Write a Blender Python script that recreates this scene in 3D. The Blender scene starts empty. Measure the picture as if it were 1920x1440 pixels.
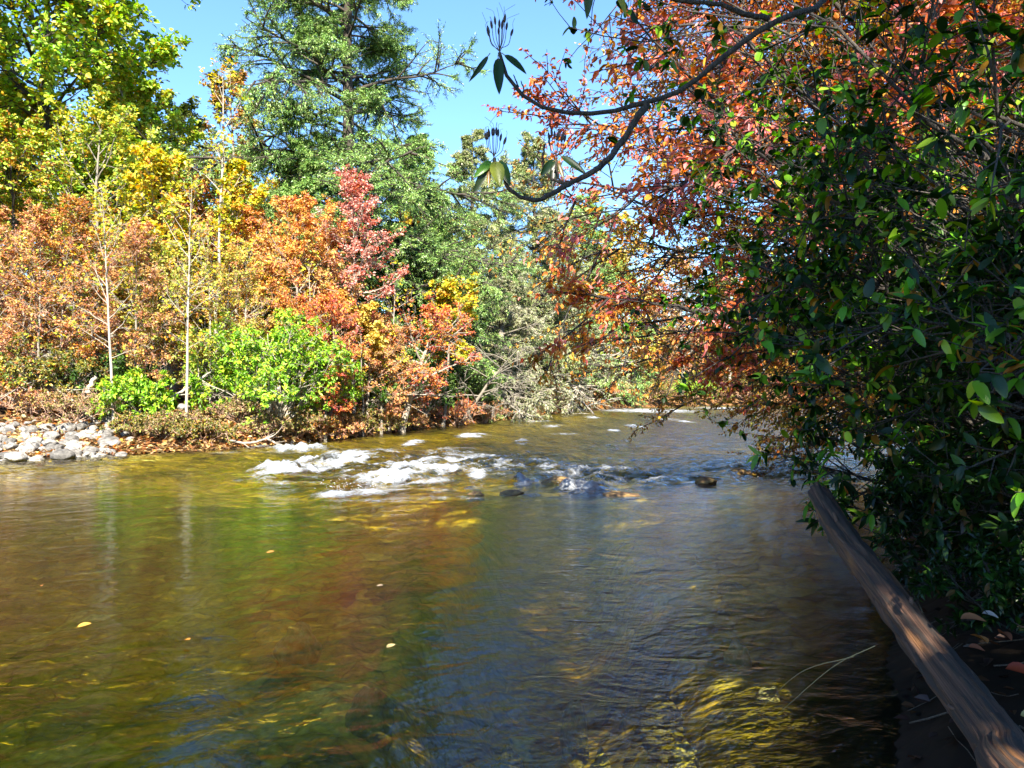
import bpy, math, random
import numpy as np
from mathutils import Vector

SC = bpy.context.scene
COL = SC.collection

# ------------------------------------------------------------------ camera
F, HY, CAMZ = 1493.0, 727.0, 1.7
cd = bpy.data.cameras.new('camera')
cam = bpy.data.objects.new('camera', cd)
COL.objects.link(cam)
cd.sensor_width = 36.0
cd.lens = F / 1920.0 * 36.0
cd.clip_start = 0.05
cd.clip_end = 2000.0
cam.location = (0, 0, CAMZ)
cam.rotation_euler = (math.pi / 2 + math.atan((HY - 720) / F), 0, 0)
SC.camera = cam

# ------------------------------------------------------------------ sky, sun, exposure
SUN_EL, SUN_AZ = math.radians(38), math.radians(175)
SUN = Vector((math.sin(SUN_AZ) * math.cos(SUN_EL), math.cos(SUN_AZ) * math.cos(SUN_EL), math.sin(SUN_EL)))
W = bpy.data.worlds.new('World')
SC.world = W
W.use_nodes = True
wn = W.node_tree
sky = wn.nodes.new('ShaderNodeTexSky')
sky.sky_type = 'NISHITA'
sky.sun_disc = False
sky.sun_elevation = SUN_EL
sky.sun_rotation = SUN_AZ
sky.altitude = 600
sky.air_density = 1.2
sky.dust_density = 0.0
sky.ozone_density = 9.0
bg = wn.nodes['Background']
bg.inputs[1].default_value = 0.085
wn.links.new(sky.outputs[0], bg.inputs[0])
sl = bpy.data.lights.new('sun', 'SUN')
sl.energy = 5.0
sl.angle = math.radians(0.5)
sl.color = (1.0, 0.93, 0.80)
so = bpy.data.objects.new('sun', sl)
COL.objects.link(so)
so.rotation_euler = SUN.to_track_quat('Z', 'Y').to_euler()
so.location = (20, -40, 40)
SC.view_settings.view_transform = 'Standard'
SC.view_settings.look = 'None'
SC.view_settings.exposure = 2.15
SC.view_settings.gamma = 1.0
SC.view_settings.use_curve_mapping = False
SC.render.engine = 'CYCLES'
cy = SC.cycles
cy.max_bounces = 7
cy.diffuse_bounces = 3
cy.glossy_bounces = 3
cy.transmission_bounces = 5
cy.transparent_max_bounces = 10
cy.caustics_reflective = False
cy.caustics_refractive = False
cy.sample_clamp_indirect = 4.0


def P(px, py, Y):
    """world point seen at photograph pixel (px,py) at distance Y"""
    return np.array([(px - 960) / F * Y, Y, CAMZ - (py - HY) / F * Y])


# ------------------------------------------------------------------ numpy helpers
def pn(x, y, seed=0):
    x = np.asarray(x, float); y = np.asarray(y, float)
    xi = np.floor(x).astype(np.int64); yi = np.floor(y).astype(np.int64)
    xf = x - xi; yf = y - yi
    u = xf * xf * xf * (xf * (xf * 6 - 15) + 10)
    v = yf * yf * yf * (yf * (yf * 6 - 15) + 10)

    def g(ix, iy, fx, fy):
        h = (ix * 374761393 + iy * 668265263 + seed * 982451653) & 0x7fffffff
        h = ((h ^ (h >> 13)) * 1274126177) & 0x7fffffff
        a = ((h ^ (h >> 16)) & 1023) * (2 * math.pi / 1024)
        return np.cos(a) * fx + np.sin(a) * fy
    a = g(xi, yi, xf, yf); b = g(xi + 1, yi, xf - 1, yf)
    c = g(xi, yi + 1, xf, yf - 1); d = g(xi + 1, yi + 1, xf - 1, yf - 1)
    return 1.5 * ((a * (1 - u) + b * u) * (1 - v) + (c * (1 - u) + d * u) * v)


def fbm(x, y, o=4, seed=0):
    s = 0; a = 1.0; f = 1.0
    for k in range(o):
        s = s + a * pn(x * f, y * f, seed + k * 17)
        a *= 0.5; f *= 2.03
    return s


def sstep(a, b, x):
    t = np.clip((x - a) / (b - a), 0, 1)
    return t * t * (3 - 2 * t)


def unit(v):
    return v / np.maximum(np.linalg.norm(v, axis=-1, keepdims=True), 1e-9)


class MB:
    """collects quads into ONE mesh"""
    def __init__(s):
        s.v = []; s.f = []; s.m = []; s.c = []; s.sm = []; s.n = 0

    def add(s, v, f, mat=0, col=None, smooth=True):
        v = np.asarray(v, np.float32).reshape(-1, 3)
        f = np.asarray(f, np.int64).reshape(-1, 4)
        s.v.append(v); s.f.append(f + s.n)
        s.m.append(np.full(len(f), mat, np.int32))
        s.sm.append(np.full(len(f), smooth, bool))
        c = np.ones((len(v), 4), np.float32)
        if col is not None:
            c[:, :3] = col
        s.c.append(c); s.n += len(v)

    def mesh(s, name, mats):
        v = np.concatenate(s.v); f = np.concatenate(s.f)
        me = bpy.data.meshes.new(name)
        me.vertices.add(len(v)); me.vertices.foreach_set('co', v.ravel())
        me.loops.add(len(f) * 4); me.loops.foreach_set('vertex_index', f.ravel().astype(np.int32))
        me.polygons.add(len(f))
        me.polygons.foreach_set('loop_start', np.arange(0, len(f) * 4, 4, dtype=np.int32))
        me.polygons.foreach_set('material_index', np.concatenate(s.m))
        me.polygons.foreach_set('use_smooth', np.concatenate(s.sm))
        a = me.attributes.new('tint', 'FLOAT_COLOR', 'POINT')
        a.data.foreach_set('color', np.concatenate(s.c).ravel())
        for m in mats:
            me.materials.append(m)
        me.update(calc_edges=True)
        return me

    def build(s, name, mats, parent=None, loc=(0, 0, 0)):
        o = bpy.data.objects.new(name, s.mesh(name, mats))
        o.location = loc
        COL.objects.link(o)
        if parent:
            o.parent = parent
        return o


def tag(o, label=None, cat=None, group=None, kind=None):
    if label: o['label'] = label
    if cat: o['category'] = cat
    if group: o['group'] = group
    if kind: o['kind'] = kind
    return o


def thing(name, label, cat, loc, group=None):
    o = bpy.data.objects.new(name, None)
    o.empty_display_size = 0.2
    o.location = tuple(float(a) for a in loc)
    COL.objects.link(o)
    return tag(o, label, cat, group)


def dup(root, loc, rz=0.0, sc=1.0, label=None, group=None):
    r = root.copy(); COL.objects.link(r)
    r.location = tuple(float(a) for a in loc)
    r.rotation_euler = (0, 0, rz); r.scale = (sc, sc, sc) if not hasattr(sc, '__len__') else sc
    if label: r['label'] = label
    if group: r['group'] = group
    for ch in list(root.children):
        c = ch.copy(); COL.objects.link(c); c.parent = r
    return r


def tubes(mb, P_, R_, sides=5, mat=0, col=(1, 1, 1)):
    """P_ (M,K,3) R_ (M,K)"""
    P_ = np.asarray(P_, float); R_ = np.asarray(R_, float)
    M, K = R_.shape
    T = unit(np.gradient(P_, axis=1))
    ref = np.zeros_like(T); ref[..., 0] = 1
    mean = unit(T.mean(axis=1, keepdims=True))
    bad = np.abs(mean[..., 0]) > 0.75
    ref = np.where(bad[..., None], np.array([0, 1.0, 0]), ref)
    A = unit(np.cross(T, ref)); B = np.cross(T, A)
    ang = np.arange(sides) * 2 * math.pi / sides
    ring = A[:, :, None, :] * np.cos(ang)[None, None, :, None] + B[:, :, None, :] * np.sin(ang)[None, None, :, None]
    V = P_[:, :, None, :] + ring * R_[:, :, None, None]
    idx = np.arange(M * K * sides).reshape(M, K, sides)
    n = np.roll(idx, -1, axis=2)
    Fq = np.stack([idx[:, :-1], n[:, :-1], n[:, 1:], idx[:, 1:]], axis=-1).reshape(-1, 4)
    c = np.asarray(col, float)
    if c.ndim == 2:
        c = np.repeat(c, K * sides, axis=0)
    mb.add(V.reshape(-1, 3), Fq, mat, c)


def leaf_basis(pos, D, N):
    D = unit(D); S = unit(np.cross(D, N)); N = np.cross(S, D)
    return D, S, N


def leaves2(mb, pos, D, N, L, Wd, col, mat=0, fold=0.15, curl=0.1):
    """two quads a leaf: base, shoulders, tip, folded along the midrib"""
    D, S, N = leaf_basis(pos, D, N)
    n = len(pos)
    L = np.broadcast_to(np.asarray(L, float), (n,))[:, None]
    Wd = np.broadcast_to(np.asarray(Wd, float), (n,))[:, None]
    b = pos
    l1 = pos + D * L * .3 + S * Wd * .5 + N * Wd * fold
    l2 = pos + D * L * .68 + S * Wd * .38 + N * Wd * fold * .6
    t = pos + D * L - N * L * curl
    r1 = pos + D * L * .3 - S * Wd * .5 + N * Wd * fold
    r2 = pos + D * L * .68 - S * Wd * .38 + N * Wd * fold * .6
    V = np.stack([b, l1, l2, t, r2, r1], axis=1)
    base = np.arange(n)[:, None] * 6
    f = np.concatenate([base + np.array([0, 3, 2, 1]), base + np.array([0, 5, 4, 3])], axis=1).reshape(-1, 4)
    mb.add(V, f, mat, np.repeat(col, 6, axis=0), smooth=False)


def leaves1(mb, pos, D, N, L, Wd, col, mat=0, curl=0.15):
    """one quad a leaf, for the many small ones"""
    D, S, N = leaf_basis(pos, D, N)
    n = len(pos)
    L = np.broadcast_to(np.asarray(L, float), (n,))[:, None]
    Wd = np.broadcast_to(np.asarray(Wd, float), (n,))[:, None]
    V = np.stack([pos, pos + D * L * .42 + S * Wd * .5 + N * L * .06, pos + D * L - N * L * curl,
                  pos + D * L * .42 - S * Wd * .5 + N * L * .06], axis=1)
    f = np.arange(n * 4).reshape(n, 4)
    mb.add(V, f, mat, np.repeat(col, 4, axis=0), smooth=False)


LT = np.array([0, .08, .22, .42, .62, .8, .93, 1.0])


def leaves_big(mb, pos, D, N, L, Wd, col, mat=0, droop=0.2, cup=0.12, round_=0.0):
    """close-up leaves: 8 x 3 vertices, curved along and across"""
    D, S, N = leaf_basis(pos, D, N)
    n = len(pos)
    L = np.broadcast_to(np.asarray(L, float), (n,))
    Wd = np.broadcast_to(np.asarray(Wd, float), (n,))
    dr = np.broadcast_to(np.asarray(droop, float), (n,))
    w = np.sin(np.pi * np.clip(LT, 0, 1) ** (0.75 + .15 * round_)) ** (0.75 - .2 * round_)
    w[0] = 0.06; w[-1] = 0.03
    V = np.zeros((n, len(LT), 3, 3))
    for i, t in enumerate(LT):
        c = pos + D * (L * t)[:, None] - N * (dr * L * t * t)[:, None]
        hw = (Wd * .5 * w[i])[:, None]
        up = N * (Wd * cup * w[i])[:, None]
        V[:, i, 0] = c + S * hw + up
        V[:, i, 1] = c
        V[:, i, 2] = c - S * hw + up
    idx = np.arange(n * len(LT) * 3).reshape(n, len(LT), 3)
    q = [np.stack([idx[:, :-1, k], idx[:, 1:, k], idx[:, 1:, k + 1], idx[:, :-1, k + 1]], axis=-1).reshape(-1, 4) for k in (0, 1)]
    mb.add(V.reshape(-1, 3), np.concatenate(q), mat, np.repeat(col, len(LT) * 3, axis=0))


def palette(rng, n, pal, clump=None, nclump=0, keep=0.65, jitter=0.22):
    """colour of each leaf; leaves of one clump tend to the same tint"""
    cols = np.array([p[0] for p in pal], float); w = np.array([p[1] for p in pal], float); w /= w.sum()
    k = rng.choice(len(pal), n, p=w)
    if clump is not None:
        ck = rng.choice(len(pal), nclump, p=w)
        use = rng.random(n) < keep
        k = np.where(use, ck[clump], k)
    c = cols[k]
    c = c * np.exp(rng.normal(0, jitter, (n, 1))) * np.exp(rng.normal(0, .08, (n, 3)))
    return np.clip(c, 0.003, 0.85)


def sample_poly(Pl, idx, u):
    """Pl (M,K,3): point and tangent at parameter u of polyline idx"""
    K = Pl.shape[1]
    t = np.clip(u, 0, 0.9999) * (K - 1)
    i = t.astype(int); fr = (t - i)[:, None]
    a = Pl[idx, i]; b = Pl[idx, i + 1]
    return a * (1 - fr) + b * fr, unit(b - a)


def offshoots(rng, Pl, lens, per, umin, ang, lmin, lmax, flat, K, bend, up=0.0):
    """children of the polylines Pl: returns (M,K,3), lengths, parent index"""
    M = Pl.shape[0]
    idx = np.repeat(np.arange(M), per)
    n = len(idx)
    u = umin + (1 - umin) * rng.random(n)
    s, T = sample_poly(Pl, idx, u)
    rv = rng.normal(0, 1, (n, 3)); rv[:, 2] *= flat
    perp = unit(rv - T * (rv * T).sum(1, keepdims=True))
    a = np.radians(rng.normal(ang, 12, n))[:, None]
    d = unit(T * np.cos(a) + perp * np.sin(a) + np.array([0, 0, up]))
    ln = lens[idx] * rng.uniform(lmin, lmax, n) * (1.2 - .65 * u)
    return grow(rng, s, d, ln, K, bend), ln, idx


def grow(rng, s, d, ln, K, bend, wob=0.12):
    n = len(s)
    out = np.zeros((n, K, 3)); out[:, 0] = s
    d = d.copy()
    st = (ln / (K - 1))[:, None]
    for k in range(1, K):
        d = unit(d + rng.normal(0, wob, (n, 3)) + np.array([0, 0, bend / (K - 1)]))
        out[:, k] = out[:, k - 1] + d * st
    return out


# ------------------------------------------------------------------ materials
def newmat(name):
    m = bpy.data.materials.new(name); m.use_nodes = True
    nt = m.node_tree; nt.nodes.clear()
    return m, nt, nt.nodes, nt.links, nt.nodes.new('ShaderNodeOutputMaterial')


def leaf_mat(name, transl=0.35, gloss=0.04, rough=0.45):
    m, nt, N, L, out = newmat(name)
    at = N.new('ShaderNodeAttribute'); at.attribute_name = 'tint'
    d = N.new('ShaderNodeBsdfDiffuse'); t = N.new('ShaderNodeBsdfTranslucent'); mx = N.new('ShaderNodeMixShader')
    hs = N.new('ShaderNodeHueSaturation'); hs.inputs['Saturation'].default_value = 1.1; hs.inputs['Value'].default_value = 1.15
    L.new(at.outputs['Color'], d.inputs[0]); L.new(at.outputs['Color'], hs.inputs['Color']); L.new(hs.outputs[0], t.inputs[0])
    mx.inputs[0].default_value = transl
    L.new(d.outputs[0], mx.inputs[1]); L.new(t.outputs[0], mx.inputs[2])
    g = N.new('ShaderNodeBsdfGlossy'); g.inputs['Roughness'].default_value = rough
    g.inputs['Color'].default_value = (1, 1, 1, 1)
    m2 = N.new('ShaderNodeMixShader'); m2.inputs[0].default_value = gloss
    L.new(mx.outputs[0], m2.inputs[1]); L.new(g.outputs[0], m2.inputs[2]); L.new(m2.outputs[0], out.inputs[0])
    return m


def bark_mat(name, c1, c2, scale=6.0, stretch=5.0):
    m, nt, N, L, out = newmat(name)
    tc = N.new('ShaderNodeTexCoord'); mp = N.new('ShaderNodeMapping')
    mp.inputs['Scale'].default_value = (scale * stretch, scale * stretch, scale)
    nz = N.new('ShaderNodeTexNoise'); nz.inputs['Detail'].default_value = 5
    cr = N.new('ShaderNodeValToRGB')
    cr.color_ramp.elements[0].position = .35; cr.color_ramp.elements[0].color = (*c1, 1)
    cr.color_ramp.elements[1].position = .65; cr.color_ramp.elements[1].color = (*c2, 1)
    at = N.new('ShaderNodeAttribute'); at.attribute_name = 'tint'
    mu = N.new('ShaderNodeMix'); mu.data_type = 'RGBA'; mu.blend_type = 'MULTIPLY'; mu.inputs[0].default_value = 1
    bp = N.new('ShaderNodeBump'); bp.inputs['Strength'].default_value = .6; bp.inputs['Distance'].default_value = .02
    pb = N.new('ShaderNodeBsdfPrincipled'); pb.inputs['Roughness'].default_value = .9
    L.new(tc.outputs['Object'], mp.inputs[0]); L.new(mp.outputs[0], nz.inputs['Vector']); L.new(nz.outputs[0], cr.inputs[0])
    L.new(cr.outputs[0], mu.inputs[6]); L.new(at.outputs['Color'], mu.inputs[7])
    L.new(mu.outputs[2], pb.inputs['Base Color']); L.new(nz.outputs[0], bp.inputs['Height']); L.new(bp.outputs[0], pb.inputs['Normal'])
    L.new(pb.outputs[0], out.inputs[0])
    return m


LEAF = leaf_mat('autumn_leaf', .35, .03, .5)
NEEDLE = leaf_mat('conifer_needle', .2, .05, .45)
GLOSSY = leaf_mat('leathery_leaf', .30, .018, .3)
BARK_DARK = bark_mat('dark_bark', (.02, .016, .012), (.07, .055, .04))
BARK_MID = bark_mat('brown_bark', (.018, .014, .011), (.075, .062, .05))
BARK_GREY = bark_mat('grey_bark', (.12, .105, .085), (.28, .25, .20))
BARK_PALE = bark_mat('pale_bark', (.20, .175, .14), (.44, .39, .32))
BARK_RED = bark_mat('reddish_twig_bark', (.26, .14, .09), (.50, .34, .24))

GREENYEL = [((.27, .42, .03), 5), ((.17, .32, .02), 3), ((.46, .48, .04), 3), ((.58, .38, .03), 1.2)]
YELLOW = [((.64, .50, .025), 5), ((.42, .46, .03), 3), ((.55, .24, .02), 2), ((.18, .24, .02), 1.5)]
YELORANGE = [((.58, .32, .025), 3), ((.56, .46, .035), 4), ((.33, .40, .035), 4), ((.50, .17, .02), 1)]
ORANGE = [((.66, .29, .05), 5), ((.60, .22, .06), 3), ((.64, .42, .08), 3), ((.54, .22, .13), 2), ((.42, .36, .08), 1.2)]
RUST = [((.50, .21, .06), 4), ((.58, .29, .08), 3), ((.42, .14, .07), 2.5), ((.46, .32, .08), 2.5), ((.50, .27, .18), 2), ((.40, .36, .07), 1.5)]
CRIMSON = [((.52, .13, .09), 4), ((.62, .27, .21), 4), ((.60, .36, .30), 3), ((.40, .08, .02), 2)]
SCARLET = [((.56, .14, .04), 4), ((.60, .25, .05), 4), ((.48, .09, .08), 3), ((.60, .34, .04), 1.5)]
BRIGHTGREEN = [((.22, .44, .02), 5), ((.33, .48, .025), 3), ((.10, .22, .015), 2), ((.45, .42, .03), 1)]
HEMLOCK = [((.17, .31, .06), 5), ((.27, .39, .09), 3), ((.10, .19, .045), 3)]
HEMGREY = [((.24, .29, .08), 4), ((.34, .36, .16), 3), ((.09, .14, .035), 3), ((.34, .33, .19), 1.5)]
HEMPALE = [((.30, .30, .17), 4), ((.38, .37, .24), 3), ((.20, .24, .08), 3)]
OLIVE = [((.16, .17, .03), 4), ((.28, .24, .03), 3), ((.30, .13, .02), 2), ((.09, .12, .02), 2)]
DARKGREEN = [((.015, .04, .007), 5), ((.03, .08, .010), 3), ((.010, .025, .005), 3), ((.10, .06, .02), .5)]  # leaf tones lowered toward black to deepen the shade of the near bank
LAUREL = [((.07, .19, .010), 5), ((.12, .28, .015), 3), ((.012, .035, .006), 10), ((.26, .40, .03), 1.6), ((.30, .14, .02), .9)]  # near-black and bright leaves stand in for shade and sun dapple
BROWNORANGE = [((.50, .20, .02), 4), ((.40, .12, .02), 3), ((.54, .32, .035), 3), ((.20, .18, .03), 3), ((.20, .07, .02), 2)]


# ------------------------------------------------------------------ river outline, terrain height
LEFT = [(-120, -55), (-60, -8), (-30, 8), (-16, 15.8), (-12.1, 18.8), (-9.6, 20.3), (-7.3, 22.6), (-5.05, 28.5), (-1.6, 38.5), (1.3, 48), (5.0, 59), (11, 69), (25, 80), (60, 96), (160, 120)]
RIGHT = [(-110, -85), (-40, -36), (-8, -8.5), (-1.5, -2.0), (0.45, 1.0), (1.66, 3.5), (3.3, 6.8), (5.3, 10.8), (8.5, 16.6), (17, 34), (24, 48), (33, 60), (70, 78), (170, 95)]
POLY = np.array(LEFT + RIGHT[::-1], float)
NL = len(LEFT)


def bank(x, y):
    """signed distance to the river bank (land positive) and 1 where the nearest bank is the far one"""
    x = np.asarray(x, float); y = np.asarray(y, float)
    best = np.full(x.shape, 1e9); side = np.zeros(x.shape)
    ins = np.zeros(x.shape, bool)
    n = len(POLY)
    for i in range(n):
        a = POLY[i]; b = POLY[(i + 1) % n]
        e = b - a
        t = np.clip(((x - a[0]) * e[0] + (y - a[1]) * e[1]) / (e @ e), 0, 1)
        d = np.hypot(x - a[0] - t * e[0], y - a[1] - t * e[1])
        upd = d < best
        best = np.where(upd, d, best); side = np.where(upd, 1.0 if i < NL - 1 else 0.0, side)
        if a[1] != b[1]:
            c = ((a[1] > y) != (b[1] > y)) & (x < (b[0] - a[0]) * (y - a[1]) / (b[1] - a[1]) + a[0])
            ins ^= c
    return np.where(ins, -best, best), side


def ground_z(x, y):
    d, side = bank(x, y)
    x = np.asarray(x, float); y = np.asarray(y, float)
    d = d + .25 * pn(x * .9, y * .9, 5) * sstep(0, 8, np.abs(d) + 4)
    dep = 0.05 + .34 * sstep(0, 4.0, -d) + .12 * fbm(x * .35, y * .35, 2, 9)
    dep = dep + 1.0 * np.exp(-((x + .02 - .05 * y) / .80) ** 4) * sstep(2.6, 5.0, y) * sstep(14.0, 10, y) * sstep(0, 1.2, -d)  # channel deepened to darken the water along the shaded strip
    dep = dep + 1.0 * sstep(3.0, 7.5, -d) * sstep(17, 21, y) * sstep(0, 1.0, x + 3.5 - .15 * (y - 20))
    dep = dep + .045 * fbm(x * 3.3, y * 3.3, 2, 14) * (np.hypot(x, y) < 14)
    zi = -np.maximum(dep, .03 + .05 * (d < -.4)) + .05 * fbm(x * 1.1, y * 1.1, 3, 3) * sstep(0, 1, -d)
    beach = sstep(-9.0, -10.6, x) * side
    added_rise = 9 * sstep(14, 60, d) * side  # rise added to block the white horizon and its reflection in the water
    zl = (1 - beach) * (.50 * sstep(0, .7, d) + .10 * d) + beach * (.26 * np.minimum(d, 4) + .08 * np.maximum(d - 4, 0))
    zr = .14 * sstep(0, .4, d) + .20 * np.minimum(d, 4) + .07 * np.maximum(d - 4, 0)
    zo = np.where(side > .5, np.minimum(zl, 3.5) + added_rise, np.minimum(zr, 6)) + .07 * fbm(x * .8, y * .8, 3, 21) * sstep(0, 1.0, d)
    return np.where(d < 0, np.minimum(zi, -.01), zo)


def gz(x, y):
    return float(ground_z(np.array([x]), np.array([y]))[0])


def grid_mesh(X, Y, Z):
    ny, nx = X.shape
    V = np.stack([X, Y, Z], -1).reshape(-1, 3)
    idx = np.arange(nx * ny).reshape(ny, nx)
    Fq = np.stack([idx[:-1, :-1], idx[:-1, 1:], idx[1:, 1:], idx[1:, :-1]], -1).reshape(-1, 4)
    return V, Fq


def ground_material():
    m, nt, N, L, out = newmat('river_ground')
    ge = N.new('ShaderNodeNewGeometry'); sx = N.new('ShaderNodeSeparateXYZ')
    L.new(ge.outputs['Position'], sx.inputs[0])
    # --- land: leaf litter over soil
    vo = N.new('ShaderNodeTexVoronoi'); vo.inputs['Scale'].default_value = 11
    L.new(ge.outputs['Position'], vo.inputs['Vector'])
    sc = N.new('ShaderNodeSeparateColor'); L.new(vo.outputs['Color'], sc.inputs[0])
    cr = N.new('ShaderNodeValToRGB'); E = cr.color_ramp.elements
    E[0].position = 0; E[0].color = (.07, .035, .015, 1); E[1].position = 1; E[1].color = (.36, .22, .09, 1)
    for p, c in ((.3, (.16, .06, .02, 1)), (.55, (.30, .12, .03, 1)), (.75, (.20, .13, .06, 1))):
        e = E.new(p); e.color = c
    L.new(sc.outputs[0], cr.inputs[0])
    n1 = N.new('ShaderNodeTexNoise'); n1.inputs['Scale'].default_value = 1.3; n1.inputs['Detail'].default_value = 6
    L.new(ge.outputs['Position'], n1.inputs['Vector'])
    soil = N.new('ShaderNodeMix'); soil.data_type = 'RGBA'
    r1 = N.new('ShaderNodeMapRange'); r1.inputs[1].default_value = .42; r1.inputs[2].default_value = .6
    L.new(n1.outputs[0], r1.inputs[0]); shade_at = N.new('ShaderNodeAttribute'); shade_at.attribute_name = 'tint'
    dk = N.new('ShaderNodeMix'); dk.data_type = 'RGBA'; L.new(shade_at.outputs['Fac'], dk.inputs[0]); L.new(cr.outputs[0], dk.inputs[6]); dk.inputs[7].default_value = (.022, .014, .009, 1)  # litter colour mixed toward near-black, painted shade of the near bank
    L.new(r1.outputs[0], soil.inputs[0])
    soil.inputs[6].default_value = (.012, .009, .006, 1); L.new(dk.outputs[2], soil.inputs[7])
    # --- bed: algae-gold cobbles
    wv = N.new('ShaderNodeTexNoise'); wv.inputs['Scale'].default_value = 2.2; wv.inputs['Detail'].default_value = 3
    L.new(ge.outputs['Position'], wv.inputs['Vector'])
    mixv = N.new('ShaderNodeMix'); mixv.data_type = 'RGBA'; mixv.inputs[0].default_value = .34
    L.new(ge.outputs['Position'], mixv.inputs[6]); L.new(wv.outputs['Color'], mixv.inputs[7])
    v2 = N.new('ShaderNodeTexVoronoi'); v2.inputs['Scale'].default_value = 4.5
    L.new(mixv.outputs[2], v2.inputs['Vector'])
    s2 = N.new('ShaderNodeSeparateColor'); L.new(v2.outputs['Color'], s2.inputs[0])
    n2 = N.new('ShaderNodeTexNoise'); n2.inputs['Scale'].default_value = .6; n2.inputs['Detail'].default_value = 7; n2.inputs['Roughness'].default_value = .62
    mp = N.new('ShaderNodeMapping'); mp.inputs['Rotation'].default_value = (0, 0, -.5); mp.inputs['Scale'].default_value = (.85, 1.15, 1)
    L.new(ge.outputs['Position'], mp.inputs[0]); L.new(mp.outputs[0], n2.inputs['Vector'])
    ad = N.new('ShaderNodeMath'); ad.operation = 'MULTIPLY_ADD'; ad.inputs[1].default_value = .30
    L.new(s2.outputs[0], ad.inputs[0]); L.new(n2.outputs[0], ad.inputs[2])
    c2 = N.new('ShaderNodeValToRGB'); E = c2.color_ramp.elements
    E[0].position = .38; E[0].color = (.035, .030, .008, 1); E[1].position = .90; E[1].color = (.74, .66, .18, 1)
    for p, c in ((.48, (.16, .14, .014, 1)), (.6, (.38, .31, .02, 1)), (.74, (.56, .40, .025, 1))):
        e = E.new(p); e.color = c
    L.new(ad.outputs[0], c2.inputs[0])
    v3 = N.new('ShaderNodeTexVoronoi'); v3.feature = 'DISTANCE_TO_EDGE'; v3.inputs['Scale'].default_value = 4.5; L.new(mixv.outputs[2], v3.inputs['Vector'])
    g3 = N.new('ShaderNodeMapRange'); g3.inputs[2].default_value = .09; g3.inputs[3].default_value = .55; L.new(v3.outputs['Distance'], g3.inputs[0])
    mg = N.new('ShaderNodeMix'); mg.data_type = 'RGBA'; mg.blend_type = 'MULTIPLY'; mg.inputs[0].default_value = 1; L.new(c2.outputs[0], mg.inputs[6]); L.new(g3.outputs[0], mg.inputs[7])
    n4 = N.new('ShaderNodeTexNoise'); n4.inputs['Scale'].default_value = 16; n4.inputs['Detail'].default_value = 5; n4.inputs['Roughness'].default_value = .7; L.new(ge.outputs['Position'], n4.inputs['Vector'])
    g4 = N.new('ShaderNodeMapRange'); g4.inputs[1].default_value = .3; g4.inputs[2].default_value = .7; g4.inputs[3].default_value = .45; g4.inputs[4].default_value = 1.35; L.new(n4.outputs[0], g4.inputs[0])
    mg2 = N.new('ShaderNodeMix'); mg2.data_type = 'RGBA'; mg2.blend_type = 'MULTIPLY'; mg2.inputs[0].default_value = 1; L.new(mg.outputs[2], mg2.inputs[6]); L.new(g4.outputs[0], mg2.inputs[7])
    # --- choose by height above the water line
    wob = N.new('ShaderNodeMath'); wob.operation = 'MULTIPLY_ADD'; wob.inputs[1].default_value = .08
    L.new(n1.outputs[0], wob.inputs[0]); L.new(sx.outputs[2], wob.inputs[2])
    st = N.new('ShaderNodeMapRange'); st.inputs[1].default_value = -.02; st.inputs[2].default_value = .05
    L.new(wob.outputs[0], st.inputs[0])
    fin = N.new('ShaderNodeMix'); fin.data_type = 'RGBA'
    L.new(st.outputs[0], fin.inputs[0]); bed_shade = N.new('ShaderNodeMix'); bed_shade.data_type = 'RGBA'; L.new(shade_at.outputs['Fac'], bed_shade.inputs[0]); L.new(mg2.outputs[2], bed_shade.inputs[6]); bed_shade.inputs[7].default_value = (.02, .016, .006, 1); L.new(bed_shade.outputs[2], fin.inputs[6]); L.new(soil.outputs[2], fin.inputs[7])  # bed beside the near bank darkened too, shade put into its colour
    bp = N.new('ShaderNodeBump'); bp.inputs['Distance'].default_value = .05; bp.inputs['Strength'].default_value = .7
    L.new(v2.outputs['Distance'], bp.inputs['Height']); bp.invert = True
    pb = N.new('ShaderNodeBsdfPrincipled'); pb.inputs['Roughness'].default_value = .95; pb.inputs['Specular IOR Level'].default_value = .1
    L.new(fin.outputs[2], pb.inputs['Base Color']); L.new(bp.outputs[0], pb.inputs['Normal'])
    L.new(pb.outputs[0], out.inputs[0])
    return m


def build_ground():
    u = np.linspace(-1, 1, 620)
    xs = 420 * np.sinh(7.6 * u) / math.sinh(7.6)
    v = np.linspace(-.72, 1, 560)
    ys = 6 + 560 * np.sinh(7.0 * v) / math.sinh(7.0)
    X, Y = np.meshgrid(xs, ys)
    Z = ground_z(X.ravel(), Y.ravel()).reshape(X.shape)
    d, side = bank(X.ravel(), Y.ravel())
    bank_shade = np.where(side < .5, sstep(-1.0, -.25, d), 0.0)  # mask for the shade painted on the near bank and the bed beside it
    mb = MB(); V, Fq = grid_mesh(X, Y, Z); mb.add(V, Fq, 0, np.repeat(bank_shade[:, None], 3, 1))
    tag(mb.build('ground', [ground_material()]), kind='structure')


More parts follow.
